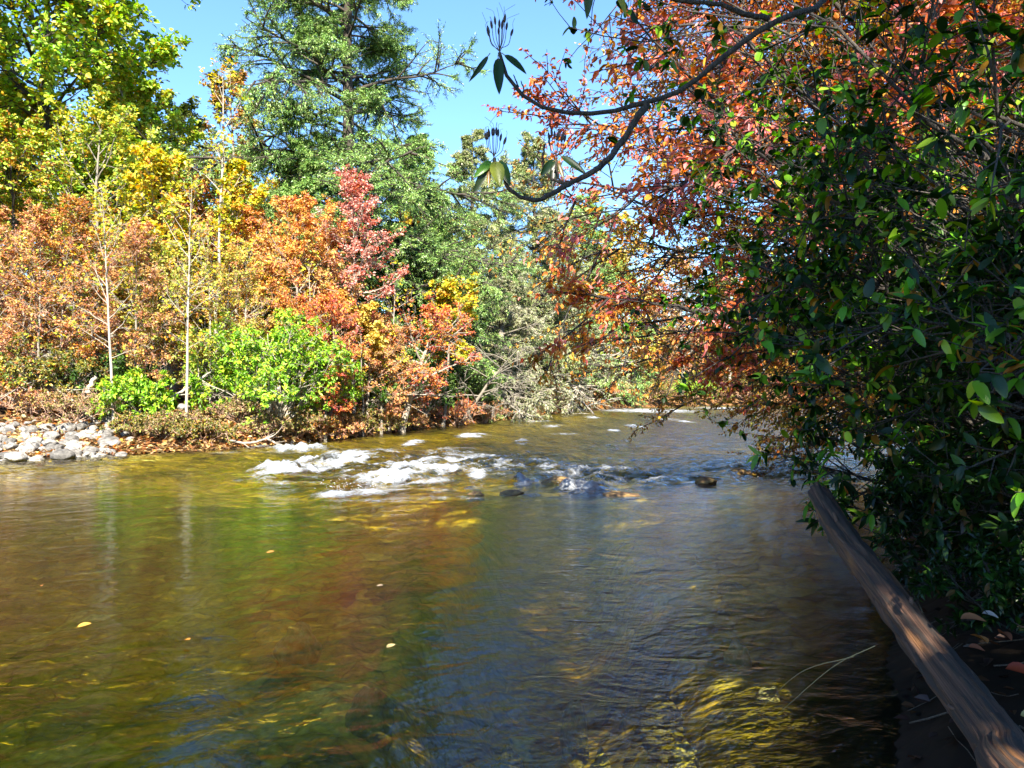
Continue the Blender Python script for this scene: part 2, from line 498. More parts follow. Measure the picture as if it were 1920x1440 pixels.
# foam: photograph pixel centre, half widths in pixels, strength
FOAM = [(528, 886, 42, 11, 1.2), (600, 872, 40, 9, .8), (560, 845, 50, 8, .8), (470, 838, 40, 4, .6), (640, 860, 40, 6, .5), (775, 882, 40, 12, 1.0), (735, 900, 45, 11, 1.1),
        (800, 905, 40, 9, .6), (630, 929, 32, 6, 1.0), (690, 925, 45, 6, .7), (985, 909, 22, 8, 1.0), (895, 893, 16, 7, .9), (860, 920, 50, 8, .45), (1090, 921, 40, 9, 1.0),
        (885, 818, 26, 4, 1.1), (980, 830, 13, 5, 1.1), (775, 832, 17, 6, .9), (1190, 800, 15, 3, 1.0), (1150, 808, 11, 2.5, .9), (1215, 770, 80, 4, 1.0), (1370, 766, 70, 3, .8),
        (1110, 783, 14, 2, .9), (1285, 791, 14, 3, .7), (1240, 786, 30, 3, .6), (940, 880, 30, 8, .4), (1040, 800, 25, 4, .5), (850, 845, 50, 8, .35), (1130, 915, 22, 6, .7),
        (1330, 925, 60, 6, .25), (1385, 868, 30, 6, .3), (720, 845, 40, 5, .4), (1560, 775, 60, 2, .7), (1060, 815, 30, 3, .4), (1000, 790, 40, 2.5, .5), (420, 850, 50, 3, .35), (560, 906, 60, 3, .45), (700, 941, 80, 4, .42), (850, 936, 90, 4, .42), (1000, 931, 60, 4, .42), (480, 901, 30, 3, .4), (1180, 936, 60, 3, .4), (660, 850, 60, 4, .5), (820, 880, 40, 6, .6), (1060, 880, 50, 4, .4), (930, 860, 60, 4, .4)]
FOAM = [(a, b, c * 1.12, d * 1.08, e) for a, b, c, d, e in FOAM]


def water_material():
    m, nt, N, L, out = newmat('river_water')
    ge = N.new('ShaderNodeNewGeometry')
    mp = N.new('ShaderNodeMapping'); mp.inputs['Rotation'].default_value = (0, 0, -.45); mp.inputs['Scale'].default_value = (1.0, 1.35, 1)
    L.new(ge.outputs['Position'], mp.inputs[0])
    n1 = N.new('ShaderNodeTexNoise'); n1.inputs['Scale'].default_value = 2.6; n1.inputs['Detail'].default_value = 5; n1.inputs['Distortion'].default_value = 1.2
    n2 = N.new('ShaderNodeTexNoise'); n2.inputs['Scale'].default_value = 13; n2.inputs['Detail'].default_value = 3; n2.inputs['Distortion'].default_value = .5
    L.new(mp.outputs[0], n1.inputs['Vector']); L.new(mp.outputs[0], n2.inputs['Vector'])
    b1 = N.new('ShaderNodeBump'); b1.inputs['Strength'].default_value = 1; b1.inputs['Distance'].default_value = .022
    b2 = N.new('ShaderNodeBump'); b2.inputs['Strength'].default_value = 1; b2.inputs['Distance'].default_value = .004
    at = N.new('ShaderNodeAttribute'); at.attribute_name = 'tint'
    sp = N.new('ShaderNodeSeparateColor'); L.new(at.outputs['Color'], sp.inputs[0])
    for bb, k0, k1 in ((b1, .007, .11), (b2, .0026, .03)):
        r_ = N.new('ShaderNodeMapRange'); r_.inputs[3].default_value = k0; r_.inputs[4].default_value = k1
        L.new(sp.outputs[1], r_.inputs[0]); L.new(r_.outputs[0], bb.inputs['Distance'])
    L.new(n1.outputs[0], b1.inputs['Height']); L.new(n2.outputs[0], b2.inputs['Height']); L.new(b1.outputs[0], b2.inputs['Normal'])
    fr = N.new('ShaderNodeFresnel'); fr.inputs['IOR'].default_value = 1.33; L.new(b2.outputs[0], fr.inputs['Normal'])
    tr = N.new('ShaderNodeBsdfTransparent'); 
    dv = N.new('ShaderNodeVectorMath'); dv.operation = 'SCALE'; dv.inputs[0].default_value = (-.62, -.70, -2.2)
    L.new(sp.outputs[2], dv.inputs['Scale'])
    ex = N.new('ShaderNodeSeparateXYZ'); L.new(dv.outputs[0], ex.inputs[0]); cc = N.new('ShaderNodeCombineColor')
    for k in range(3):
        e_ = N.new('ShaderNodeMath'); e_.operation = 'EXPONENT'; L.new(ex.outputs[k], e_.inputs[0]); L.new(e_.outputs[0], cc.inputs[k])
    L.new(cc.outputs[0], tr.inputs[0])
    gl = N.new('ShaderNodeBsdfGlossy'); gr_ = N.new('ShaderNodeMapRange'); gr_.inputs[3].default_value = .02; gr_.inputs[4].default_value = .16; L.new(sp.outputs[1], gr_.inputs[0]); L.new(gr_.outputs[0], gl.inputs['Roughness']); gl.inputs['Color'].default_value = (1, 1, 1, 1)
    L.new(b2.outputs[0], gl.inputs['Normal'])
    mx = N.new('ShaderNodeMixShader'); L.new(fr.outputs[0], mx.inputs[0]); L.new(tr.outputs[0], mx.inputs[1]); L.new(gl.outputs[0], mx.inputs[2])
    n3 = N.new('ShaderNodeTexNoise'); n3.inputs['Scale'].default_value = 13; n3.inputs['Detail'].default_value = 8; n3.inputs['Roughness'].default_value = .7
    L.new(mp.outputs[0], n3.inputs['Vector'])
    ad = N.new('ShaderNodeMath'); ad.operation = 'ADD'; L.new(sp.outputs[0], ad.inputs[0]); n3r = N.new('ShaderNodeMapRange'); n3r.inputs[1].default_value = .3; n3r.inputs[2].default_value = .7; n3r.inputs[4].default_value = .55; L.new(n3.outputs[0], n3r.inputs[0]); L.new(n3r.outputs[0], ad.inputs[1])
    mr = N.new('ShaderNodeMapRange'); mr.inputs[1].default_value = .58; mr.inputs[2].default_value = 1.15; mr.clamp = True
    L.new(ad.outputs[0], mr.inputs[0])
    fo = N.new('ShaderNodeBsdfDiffuse'); fo.inputs[0].default_value = (.46, .49, .52, 1)
    b3 = N.new('ShaderNodeBump'); b3.inputs['Strength'].default_value = 1; b3.inputs['Distance'].default_value = .12; L.new(n3.outputs[0], b3.inputs['Height']); L.new(b3.outputs[0], fo.inputs['Normal'])
    m2 = N.new('ShaderNodeMixShader'); L.new(mr.outputs[0], m2.inputs[0]); L.new(mx.outputs[0], m2.inputs[1]); L.new(fo.outputs[0], m2.inputs[2])
    L.new(m2.outputs[0], out.inputs[0])
    return m


def water_state(X, Y):
    fu = X * .75 + Y * .66; fv = -X * .66 + Y * .75
    band = np.maximum(np.exp(-(((X + 2.2) / 3.6) ** 4 + ((Y - 17.2 + .12 * X) / 3.2) ** 2)), np.exp(-(((X - 3.2) / 3.4) ** 4 + ((Y - 15.6 - .05 * X) / 1.9) ** 2)))
    band = band * (.75 + .5 * pn(X * .45, Y * .3, 71))
    far = sstep(13.5, 19, Y)
    Rr = np.hypot(X, Y)
    amp = .0038 + .15 * band + .04 * far
    amp = amp / (1 + (Rr / 90) ** 2)
    wx = fu + .4 * pn(fu * .6, fv * .6, 40); wv = fv + .4 * pn(fu * .6, fv * .6, 41)
    a = pn(wx * .7, wv * 1.5, 31)
    b = pn(wx * 1.7, wv * 3.2, 32)
    c = pn(wx * 4.0, wv * 6.5, 33)
    z = amp * (a * .8 + (.5 - np.abs(b)) * 1.1 + (.4 - np.abs(c)) * .35) + .002 * pn(wx * 1.2, wv * 4.0, 36)
    f = np.zeros_like(X); lift = np.zeros_like(X)
    for (px, py, w, h, s) in FOAM:
        d = CAMZ * F / (py - HY)
        cx = (px - 960) / F * d
        wxx = max(w / F * d, .08); wyy = max(h * d * d / (F * CAMZ), .1)
        big = 1.0 if h >= 8 and s >= .7 else 0.0
        g_ = np.exp(-(((X - cx) / wxx) ** 2 + ((Y - d) / (wyy * (1 - .35 * big))) ** 2))
        f = np.maximum(f, s * g_)
        if big:
            lift = np.maximum(lift, np.exp(-(((X - cx) / (wxx * 1.15)) ** 4 + ((Y - d - .12) / .38) ** 2)))
    t = pn(X * 5, Y * 5, 51) + .6 * pn(X * 11, Y * 11, 52)
    z = z + np.minimum(f, 1) * (.05 + .05 * t) * sstep(4, 12, Y) / (1 + (Rr / 60) ** 2)
    crest = np.clip((z / (amp + .012) - .35) * 1.2, 0, 1) * np.clip(band * .9 + .30 * far * (Y < 45), 0, 1)
    z = z + lift * (.11 + .06 * t)
    streak = np.clip(.62 - 1.5 * np.abs(pn(wx * .8, wv * 1.1, 57)) + .45 * pn(X * 2.6, Y * 1.4, 58), 0, 1)
    foam = np.maximum(f * np.clip(.58 + .75 * (1 - 2.2 * np.abs(pn(wx * 1.6, wv * 1.3, 59))) + .45 * t, 0, 1.2), 0) + band * streak * 1.25 * sstep(5.5, 2.5, X) + crest * .55 * (.7 + .8 * pn(X * 1.3, Y * 1.3, 55))
    return z, np.clip(foam, 0, .85), np.clip(band * 1.2 + .8 * far + .20 * np.exp(-((X - .5 - .08 * Y) / 1.2) ** 4) * (Y < 14), 0, 1)


def build_water():
    r = np.geomspace(.7, 190, 860)
    th = np.radians(np.linspace(-84, 62, 980))
    Rg, T = np.meshgrid(r, th, indexing='ij')
    X = (Rg * np.sin(T)).ravel(); Y = (Rg * np.cos(T)).ravel()
    z, foam, chop = water_state(X, Y)
    sh = Rg.shape
    mb = MB(); V, Fq = grid_mesh(X.reshape(sh), Y.reshape(sh), z.reshape(sh))
    d, _ = bank(X, Y)
    ok = (d < .9).reshape(sh)
    keep = (ok[:-1, :-1] & ok[1:, 1:]).ravel()
    col = np.stack([foam, chop, np.clip(-ground_z(X, Y), 0, 1.5)], -1)
    mb.add(V, Fq[keep], 0, col)
    tag(mb.build('river', [water_material()]), kind='structure')


build_ground()
build_water()


# ------------------------------------------------------------------ trees
def tree(name, label, cat, base, H, r=.15, cb=.3, R=3.0, nl=24, ns=8, nt=6, nlf=8, leaf=.1, lw=.6, pal=GREENYEL, bark=BARK_GREY, twigbark=None,
         elo=20, ehi=55, bend=.3, lean=(0, 0), prof=None, flat=.5, seed=1, group=None, leafmat=None, kind=1, bias=None, biask=0.0, droop=.25,
         jit=1.0, sub=(.25, .5), twg=(.3, .6), clip=None, twr=1.0, keep=.42, top=.97, wob=.05, subr=1.0):
    rng = np.random.default_rng(seed)
    bx, by = base[0], base[1]
    bz = base[2] if len(base) > 2 else gz(bx, by) - .08
    root = thing(name, label, cat, (bx, by, bz), group)
    leafmat = leafmat or LEAF; twigbark = twigbark or bark
    K = 12
    t = np.linspace(0, 1, K)
    tp = np.zeros((1, K, 3))
    w = np.cumsum(rng.normal(0, wob * H / K, (K, 2)), axis=0); w[0] = 0
    tp[0, :, 0] = lean[0] * t ** 1.2 + w[:, 0]; tp[0, :, 1] = lean[1] * t ** 1.2 + w[:, 1]; tp[0, :, 2] = H * t
    tr_ = (r * (1 - t) ** .8 + r * .06)[None]; tr_[0, 0] *= 1.35
    # limbs
    ht = cb + (top - cb) * (np.arange(nl) + rng.random(nl)) / nl
    s, _ = sample_poly(tp, np.zeros(nl, int), ht)
    az = np.arange(nl) * 2.39996 + rng.normal(0, .5, nl)
    q = (ht - cb) / (1 - cb)
    prof = prof or (lambda q: np.sin(np.pi * np.clip(.18 + .80 * q, 0, 1)) ** .7)
    ln = R * prof(q) * rng.uniform(.7, 1.15, nl)
    el = np.radians(elo + (ehi - elo) * q + rng.normal(0, 8, nl))
    d = np.stack([np.cos(az) * np.cos(el), np.sin(az) * np.cos(el), np.sin(el)], -1)
    if bias is not None:
        bv = np.array(bias, float)
        dot = (d * unit(bv)).sum(1)
        d = unit(d + bv * biask); ln = ln * (1 + biask * .9 * dot)
    ln = np.maximum(ln, .25)
    Lp = grow(rng, s, d, ln, 8, bend, .10)
    fr = np.linspace(1, .12, 8)[None]
    lr0 = np.clip(r * .45 * (ln / R) ** .8 * (1.1 - .55 * ht), .006, None)
    Sp, sl_, si = offshoots(rng, Lp, ln, ns, .2, 48, sub[0], sub[1], flat, 5, bend * .6)
    Tp, tl_, ti = offshoots(rng, Sp, sl_, nt, .1, 45, twg[0], twg[1], flat, 3, bend * .5)
    mbt = MB(); mbc = MB()
    tubes(mbt, tp, tr_, 10, 0)
    tubes(mbt, Lp, lr0[:, None] * fr, 5, 0)
    sr = np.clip(lr0[si] * .45 * subr, .004, None)
    tubes(mbc, Sp, sr[:, None] * np.linspace(1, .3, 5)[None], 4, 1)
    tubes(mbc, Tp, np.clip(sr[ti] * .5, .0022, .02)[:, None] * np.array([[1, .7, .35]]) * twr, 3, 1)
    # leaves along twigs and sub-branches
    n = len(Tp) * nlf
    if n:
        idx = np.repeat(np.arange(len(Tp)), nlf)
        u = rng.random(len(idx)) ** .8
        pos, tan = sample_poly(Tp, idx, u)
        pos = pos + rng.normal(0, leaf * .45 * jit, pos.shape) * np.array([1, 1, .7])
        dv = unit(tan * .6 + rng.normal(0, .6, pos.shape) * np.array([1, 1, .6]) - np.array([0, 0, droop]))
        nv = unit(rng.normal(0, .6, pos.shape) + np.array([0, -.25, 1.0]))
        cl = si[ti[idx]] * ns + (ti[idx] % ns)
        col = palette(rng, len(idx), pal, cl, nl * ns + ns, keep)
        L_ = leaf * rng.uniform(.65, 1.25, len(idx))
        ok = np.ones(len(idx), bool) if clip is None else clip(pos + np.array([bx, by, bz]))
        if kind == 1:
            leaves1(mbc, pos[ok], dv[ok], nv[ok], L_[ok], L_[ok] * lw, col[ok], 0)
        else:
            leaves2(mbc, pos[ok], dv[ok], nv[ok], L_[ok], L_[ok] * lw, col[ok], 0)
    mbt.build('trunk', [bark], root)
    mbc.build('crown', [leafmat, twigbark], root)
    return root


def hemlock(name, label, base, H, R, pal=HEMLOCK, seed=1, nl=80, ns=10, nt=6, nlf=30, r=.25, cb=.12, leaf=.15, group=None, bark=BARK_DARK, twig=None, lean=(0, 0), ft=0.0, twr=1.0, elo=2, ehi=38, bend=-.35):
    return tree(name, label, 'conifer', base, H, r=r, cb=cb, R=R, nl=nl, ns=ns, nt=nt, nlf=nlf, leaf=leaf, lw=.21, pal=pal, bark=bark, twigbark=twig, elo=elo, ehi=ehi, bend=bend,
                prof=lambda q: (1 - q) ** .75 * (.72 + .28 * np.sin(q * 40)) + .05, flat=.22, seed=seed, leafmat=NEEDLE, droop=.15, jit=.6, group=group, sub=(.28, .5), twg=(.35, .7), lean=lean, twr=twr, wob=.015)


def at(px, Y):
    return ((px - 960) / F * Y, Y)


def top(py, Y, base):
    return CAMZ + (HY - py) / F * Y - gz(*base)


def shrub(name, label, base, targets, cat='shrub', r=.02, pal=LAUREL, leaf=.08, lw=.45, ns=5, nt=4, whorl=6, seed=1, bark=BARK_MID, leafmat=None, arc=.3, big=True, spread=45,
          group=None, sub=(.25, .45), twg=(.3, .55), umin=.25, roundl=0.0, flat=.7, twr=1.0, droop=.25, single=None, scat=0):
    """stems that arch from one base to each target, twigs, leaves in whorls at the twig ends"""
    rng = np.random.default_rng(seed)
    bx, by = base[0], base[1]; bz = base[2] if len(base) > 2 else gz(bx, by) - .05
    b = np.array([bx, by, bz])
    root = thing(name, label, cat, b, group)
    tg = np.array([np.asarray(t, float) - b for t in targets])
    M = len(tg); K = 10
    t = np.linspace(0, 1, K)[None, :, None]
    mid = tg * .5 + np.array([0, 0, 1.0]) * (np.linalg.norm(tg, axis=1) * arc)[:, None] + rng.normal(0, .08, (M, 3)) * np.linalg.norm(tg, axis=1)[:, None]
    st = rng.normal(0, .06, (M, 3)) * np.array([1, 1, 0])
    Lp = st[:, None] * (1 - t) ** 2 + 2 * mid[:, None] * t * (1 - t) + tg[:, None] * t * t
    jn = rng.normal(0, .018, Lp.shape) * np.linalg.norm(tg, axis=1)[:, None, None]; jn[:, 0] = 0
    Lp = Lp + jn
    ln = np.linalg.norm(np.diff(Lp, axis=1), axis=2).sum(1)
    mbs = MB(); mbf = MB()
    tubes(mbs, Lp, (r * np.clip(ln / 2, .4, 1.6))[:, None] * np.linspace(1, .25, K)[None], 7, 0)
    Sp, sl_, si = offshoots(rng, Lp, ln, ns, umin, spread, sub[0], sub[1], flat, 5, .15)
    Tp, tl_, ti = offshoots(rng, Sp, sl_, nt, .25, 45, twg[0], twg[1], flat, 3, .2)
    # the end of every sub-branch also carries a whorl
    tubes(mbf, Sp, np.clip(r * .4, .003, .02) * np.ones(len(Sp))[:, None] * np.linspace(1, .4, 5)[None], 5, 1)
    tubes(mbf, Tp, np.clip(r * .2, .0016, .012) * np.ones(len(Tp))[:, None] * np.array([[1, .8, .6]]) * twr, 4, 1)
    ends = np.concatenate([Tp[:, -1], Sp[:, -1], Lp[:, -1]]); tn = unit(np.concatenate([Tp[:, -1] - Tp[:, -2], Sp[:, -1] - Sp[:, -2], Lp[:, -1] - Lp[:, -2]]))
    idx = np.repeat(np.arange(len(ends)), whorl)
    n = len(idx)
    a = rng.uniform(0, 2 * math.pi, n)
    ref = np.where(np.abs(tn[:, 2:3]) > .8, np.array([[1.0, 0, 0]]), np.array([[0, 0, 1.0]]))
    A = unit(np.cross(tn, ref)); B = np.cross(tn, A)
    rad = A[idx] * np.cos(a)[:, None] + B[idx] * np.sin(a)[:, None]
    up = rng.uniform(-.1, .9, n)[:, None]
    D = unit(rad + tn[idx] * up - np.array([0, 0, 1]) * droop + rng.normal(0, .15, (n, 3)))
    Nn = unit(np.array([0, 0, 1.0]) + tn[idx] * .5 + rng.normal(0, .35, (n, 3)))
    pos = ends[idx] - tn[idx] * (rng.random(n) * leaf * .8)[:, None]
    if scat:
        k = len(Tp) * scat
        j = np.repeat(np.arange(len(Tp)), scat)
        p2, t2 = sample_poly(Tp, j, rng.random(k))
        pos = np.concatenate([pos, p2]); D = np.concatenate([D, unit(t2 * .5 + rng.normal(0, .6, (k, 3)) - np.array([0, 0, droop]))])
        Nn = np.concatenate([Nn, unit(np.array([0, 0, 1.0]) + rng.normal(0, .5, (k, 3)))])
        idx = np.concatenate([idx, j]); n = len(idx)
    col = palette(rng, n, pal, idx, len(ends) + len(Tp), .45, .25)
    L_ = leaf * rng.uniform(.4, 1.3, n)
    if big:
        leaves_big(mbf, pos, D, Nn, L_, L_ * lw * rng.uniform(.8, 1.15, n), col, 0, droop=rng.uniform(.05, .4, n), round_=roundl)
    else:
        leaves2(mbf, pos, D, Nn, L_, L_ * lw, col, 0)
    mbs.build('stem', [bark], root)
    mbf.build('foliage', [leafmat or GLOSSY, bark], root)
    return root


def bush(name, label, base, R, H, pal, seed, leaf=.09, n=14, ns=6, nt=5, whorl=5, bark=BARK_GREY, cat='shrub', group=None, lw=.55, leafmat=None, twr=1.0, scat=3, droop=.2):
    rng = np.random.default_rng(seed + 999)
    bz = gz(base[0], base[1])
    tg = []
    for i in range(n):
        a = i * 2.4 + rng.normal(0, .3); rr = R * math.sqrt((i + .5) / n) * rng.uniform(.8, 1.1)
        tg.append((base[0] + rr * math.cos(a), base[1] + rr * math.sin(a), bz + H * (1 - .55 * (rr / R) ** 2) * rng.uniform(.75, 1.1)))
    return shrub(name, label, base, tg, cat=cat, r=.018, pal=pal, leaf=leaf, lw=lw, ns=ns, nt=nt, whorl=whorl, seed=seed, bark=bark, leafmat=leafmat or LEAF, arc=.15, big=False, group=group, umin=.3, scat=scat, twr=twr, droop=droop)


TANGLE = [((.34, .26, .10), 4), ((.22, .20, .06), 3), ((.16, .09, .05), 3), ((.26, .30, .05), 2), ((.40, .20, .07), 1.5)]
# --- far bank, from upstream to downstream
b = at(70, 31)
tree('tulip_tree', 'tall green and yellow leaved tree overhead above the stony beach, crown reaching the frame top', 'tree', b, 21, r=.24, cb=.3, R=7.0, nl=46, ns=11, nt=8, nlf=13, leaf=.21, lw=.75, pal=GREENYEL, bark=BARK_DARK, elo=5, ehi=60, seed=11, kind=2)
b = at(-130, 27)
tree('tulip_tree', 'green leaved tree cut by the frame edge, standing outermost along the far bank', 'tree', b, 16, r=.2, cb=.25, R=4.8, nl=32, ns=8, nt=7, nlf=9, leaf=.18, lw=.75, pal=GREENYEL, bark=BARK_DARK, seed=12, kind=2)
b = at(255, 33)
tree('tulip_tree', 'light yellow-green tree filling the gap between the overhead tree and the hemlock', 'tree', b, top(150, 33, b), r=.15, cb=.25, R=3.4, nl=36, ns=9, nt=7, nlf=11, leaf=.16, lw=.75, pal=[((.36, .48, .05), 4), ((.52, .52, .06), 3), ((.24, .36, .04), 2), ((.58, .36, .05), 1)], bark=BARK_GREY, seed=20, kind=2)
b = at(170, 27.5)
tree('birch_tree', 'yellow and orange mid-height tree between the tulip tree and the pale saplings', 'tree', b, top(215, 27.5, b), r=.11, cb=.3, R=3.0, nl=26, ns=8, nt=6, nlf=8, leaf=.12, lw=.7, pal=[((.36, .46, .05), 5), ((.54, .48, .05), 3), ((.60, .36, .04), 1.5), ((.24, .34, .04), 3)], bark=BARK_GREY, seed=13, kind=2)
b = at(20, 26)
tree('birch_tree', 'olive green and gold mid-height tree by the frame edge over the rust thicket', 'tree', b, top(230, 26, b), r=.10, cb=.35, R=2.6, nl=24, ns=8, nt=6, nlf=8, leaf=.11, lw=.7, pal=[((.32, .44, .04), 7), ((.45, .30, .03), 3), ((.42, .17, .02), 2)], bark=BARK_DARK, seed=14, kind=2)
b = at(300, 27)
tree('birch_tree', 'bright yellow-leaved tree directly behind the thin pale saplings', 'tree', b, top(290, 27, b), r=.08, cb=.25, R=2.3, nl=24, ns=8, nt=6, nlf=9, leaf=.14, lw=.75, pal=YELLOW, bark=BARK_GREY, seed=15, kind=2)
b = at(432, 40)
tree('maple_tree', 'peach and orange topped narrow tree seen against the sky beside the tall hemlock', 'tree', b, top(130, 40, b), r=.16, cb=.3, R=3.0, nl=28, ns=8, nt=6, nlf=9, leaf=.15, lw=.75, pal=[((.50, .22, .07), 4), ((.42, .30, .05), 3), ((.26, .26, .05), 3)], bark=BARK_GREY, seed=16, kind=2)
b = at(330, 36)
tree('birch_tree', 'soft green slim tree between the tulip tree and the peach topped maple', 'tree', b, top(190, 36, b), r=.14, cb=.3, R=2.6, nl=26, ns=8, nt=6, nlf=8, leaf=.15, lw=.7, pal=[((.18, .24, .05), 4), ((.28, .30, .05), 2), ((.12, .16, .04), 2)], bark=BARK_GREY, seed=17, kind=2)
b = at(400, 28)
tree('birch_tree', 'nearly bare white-barked tree forking against the sky with gold leaves low down', 'tree', b, top(105, 28, b), r=.07, cb=.4, R=1.7, nl=12, ns=5, nt=4, nlf=2, leaf=.14, lw=.75, pal=YELLOW, bark=BARK_PALE, elo=45, ehi=70, seed=18, kind=2, twr=.8)
b = at(440, 29)
tree('birch_tree', 'small golden yellow tree at the foot of the white-barked one', 'tree', b, top(300, 29, b), r=.06, cb=.3, R=1.6, nl=20, ns=7, nt=6, nlf=8, leaf=.13, lw=.75, pal=YELLOW, bark=BARK_GREY, seed=19, kind=2)

b = at(655, 36)
hemlock('hemlock_tree', 'tallest dark-trunked hemlock, its top cut by the frame edge above the pink maple', b, 29, 8.0, seed=21, nl=125, ns=15, nt=7, nlf=44, leaf=.14, r=.36, cb=.2)
b = at(775, 40)
hemlock('hemlock_tree', 'mid-green hemlock against the right flank of the tallest one', b, top(250, 40, b), 5.6, seed=22, nl=80, nlf=32, cb=.1, pal=HEMLOCK)
b = at(885, 45)
hemlock('hemlock_tree', 'grey-green hemlock below the two nearest seed heads of the overhanging branch', b, top(240, 45, b), 6.4, pal=HEMGREY, seed=23, nl=90, nlf=32, cb=.1)
b = at(1000, 53)
hemlock('hemlock_tree', 'slim hemlock rising by the gap of sky next to the red maple leaves', b, top(250, 53, b), 6.8, pal=HEMGREY, seed=24, nl=85, nlf=26, leaf=.20, cb=.1)
b = at(560, 34)
hemlock('hemlock_tree', 'young hemlock hidden behind the orange maple', b, top(250, 34, b), 4.6, pal=HEMLOCK, seed=25, nl=70, nlf=32, cb=.1)
b = at(1030, 55)
hemlock('hemlock_tree', 'pale grey half-dead hemlock standing over the downstream bend', b, top(380, 55, b), 6.2, pal=HEMPALE, seed=26, nl=75, nlf=20, cb=.03, bark=BARK_PALE, twr=1.8)
b = at(1105, 64)
hemlock('hemlock_tree', 'green hemlock past the pale half-dead one, last conifer before the bend', b, top(350, 64, b), 6.4, pal=HEMLOCK, seed=29, nl=80, nlf=22, cb=.06, leaf=.22)
b = at(940, 43)
hemlock('hemlock_tree', 'low drooping grey hemlock next to the water, bare twigs showing', b, top(490, 43, b), 4.2, pal=HEMPALE, seed=27, nl=60, nlf=18, cb=.03, bark=BARK_GREY, twr=1.8)
b = at(820, 38)
hemlock('hemlock_tree', 'dark green low hemlock behind the yellow-leaved leaning tree', b, top(420, 38, b), 4.2, pal=HEMLOCK, seed=28, nl=70, nlf=22, cb=.05)

b = at(550, 27)
tree('maple_tree', 'bright orange rounded maple over the green willow shrub', 'tree', b, top(385, 27, b), r=.08, cb=.28, R=2.3, nl=30, ns=9, nt=7, nlf=11, leaf=.085, lw=.7, pal=ORANGE, bark=BARK_GREY, twigbark=BARK_RED, elo=15, ehi=65, seed=31, flat=.35)
b = at(480, 29.5)
tree('maple_tree', 'deep orange maple tucked behind the bright orange one', 'tree', b, top(410, 29.5, b), r=.07, cb=.25, R=2.0, nl=26, ns=8, nt=6, nlf=10, leaf=.10, lw=.7, pal=ORANGE, bark=BARK_GREY, twigbark=BARK_RED, seed=32, flat=.35)
b = at(662, 28)
tree('maple_tree', 'slender pink and crimson maple with a pale straight trunk', 'tree', b, top(330, 28, b), r=.075, cb=.36, R=1.9, nl=28, ns=8, nt=6, nlf=6, leaf=.095, lw=.7, pal=CRIMSON, bark=BARK_PALE, elo=15, ehi=60, seed=33, flat=.35, kind=2)
b = at(620, 28.5)
tree('maple_tree', 'rusty red twiggy maple between the orange and the pink one', 'tree', b, top(440, 28.5, b), r=.05, cb=.2, R=1.9, nl=28, ns=8, nt=6, nlf=7, leaf=.09, lw=.7, pal=RUST, bark=BARK_RED, seed=34, flat=.3, twr=1.8)

for (px, Y, ty, R, sd, pal, lab) in [
        (-20, 23.5, 395, 2.0, 41, RUST, 'rust red twiggy tree cut by the frame edge over the stony beach'),
        (75, 23.5, 410, 2.0, 42, RUST, 'reddish brown twiggy thicket tree above the stony beach'),
        (140, 24, 380, 1.9, 43, BROWNORANGE, 'orange-brown twiggy thicket tree behind the first pale sapling'),
        (250, 24, 430, 2.0, 44, RUST, 'red-leaved thicket tree between the two pale saplings'),
        (310, 25, 470, 2.0, 45, [((.40, .42, .06), 4), ((.55, .40, .06), 3), ((.25, .34, .05), 2)], 'low yellow-green layered tree behind the second pale sapling'),
        (40, 25, 540, 2.2, 46, RUST, 'low rust coloured tree spreading above the brambles'),
        (430, 25.5, 480, 2.0, 47, [((.50, .40, .07), 3), ((.34, .38, .06), 3), ((.55, .28, .06), 2)], 'tan and olive thicket tree above the green willow shrub'),
        (610, 25.5, 560, 1.7, 48, SCARLET, 'low red layered tree behind the white trunk of the pink maple'),
        (715, 29, 610, 1.9, 49, RUST, 'low rust red layered tree beside the white maple trunk')]:
    b = at(px, Y)
    tree('thicket_tree', lab, 'tree', b, top(ty, Y, b), r=.045, cb=.15, R=R, nl=30, ns=9, nt=6, nlf=7, leaf=.072, lw=.7, pal=pal, bark=BARK_GREY, twigbark=BARK_RED, elo=25, ehi=65, bend=.1, seed=sd, flat=.3, twr=2.0, group='twiggy small trees of the far bank')

for (px, Y, ty, sd, lean, lab, cbb) in [
        (214, 22.0, 345, 51, (-.35, 0), 'straight pale sapling with bare ascending twigs above the leafy green shrub', .3),
        (350, 22.6, 330, 52, (.1, 0), 'tall thin pale sapling rooted low on the leaf-strewn bank', .3),
        (287, 25, 440, 53, (-.05, 0), 'whitish short sapling between the two taller pale ones', .25),
        (395, 25, 420, 54, (-.1, 0), 'grey double sapling behind the tallest thin one', .3),
        (110, 24, 430, 55, (.2, 0), 'slender grey sapling among the rust twigs above the beach', .25),
        (160, 24.5, 470, 56, (-.2, 0), 'slender sapling leaning toward the beach, beside the straight pale one', .3),
        (455, 26, 450, 57, (.15, 0), 'slender sapling between the golden tree and the orange maple', .3),
        (590, 27, 480, 58, (-.15, 0), 'slender grey sapling before the orange maple', .35),
        (730, 30, 505, 59, (.2, 0), 'slender pale sapling just past the pink maple', .4),
        (50, 23.6, 450, 60, (-.25, 0), 'slender bare sapling nearest the frame edge', .3)]:
    b = at(px, Y)
    tree('sapling', lab, 'sapling', b, top(ty, Y, b), r=.042, cb=cbb, R=1.5, nl=22, ns=5, nt=3, nlf=1, leaf=.10, lw=.8, pal=YELLOW, bark=BARK_PALE, elo=35, ehi=60, bend=.15, lean=lean, seed=sd, twr=1.1, kind=2, group='pale saplings of the far bank', wob=.02)

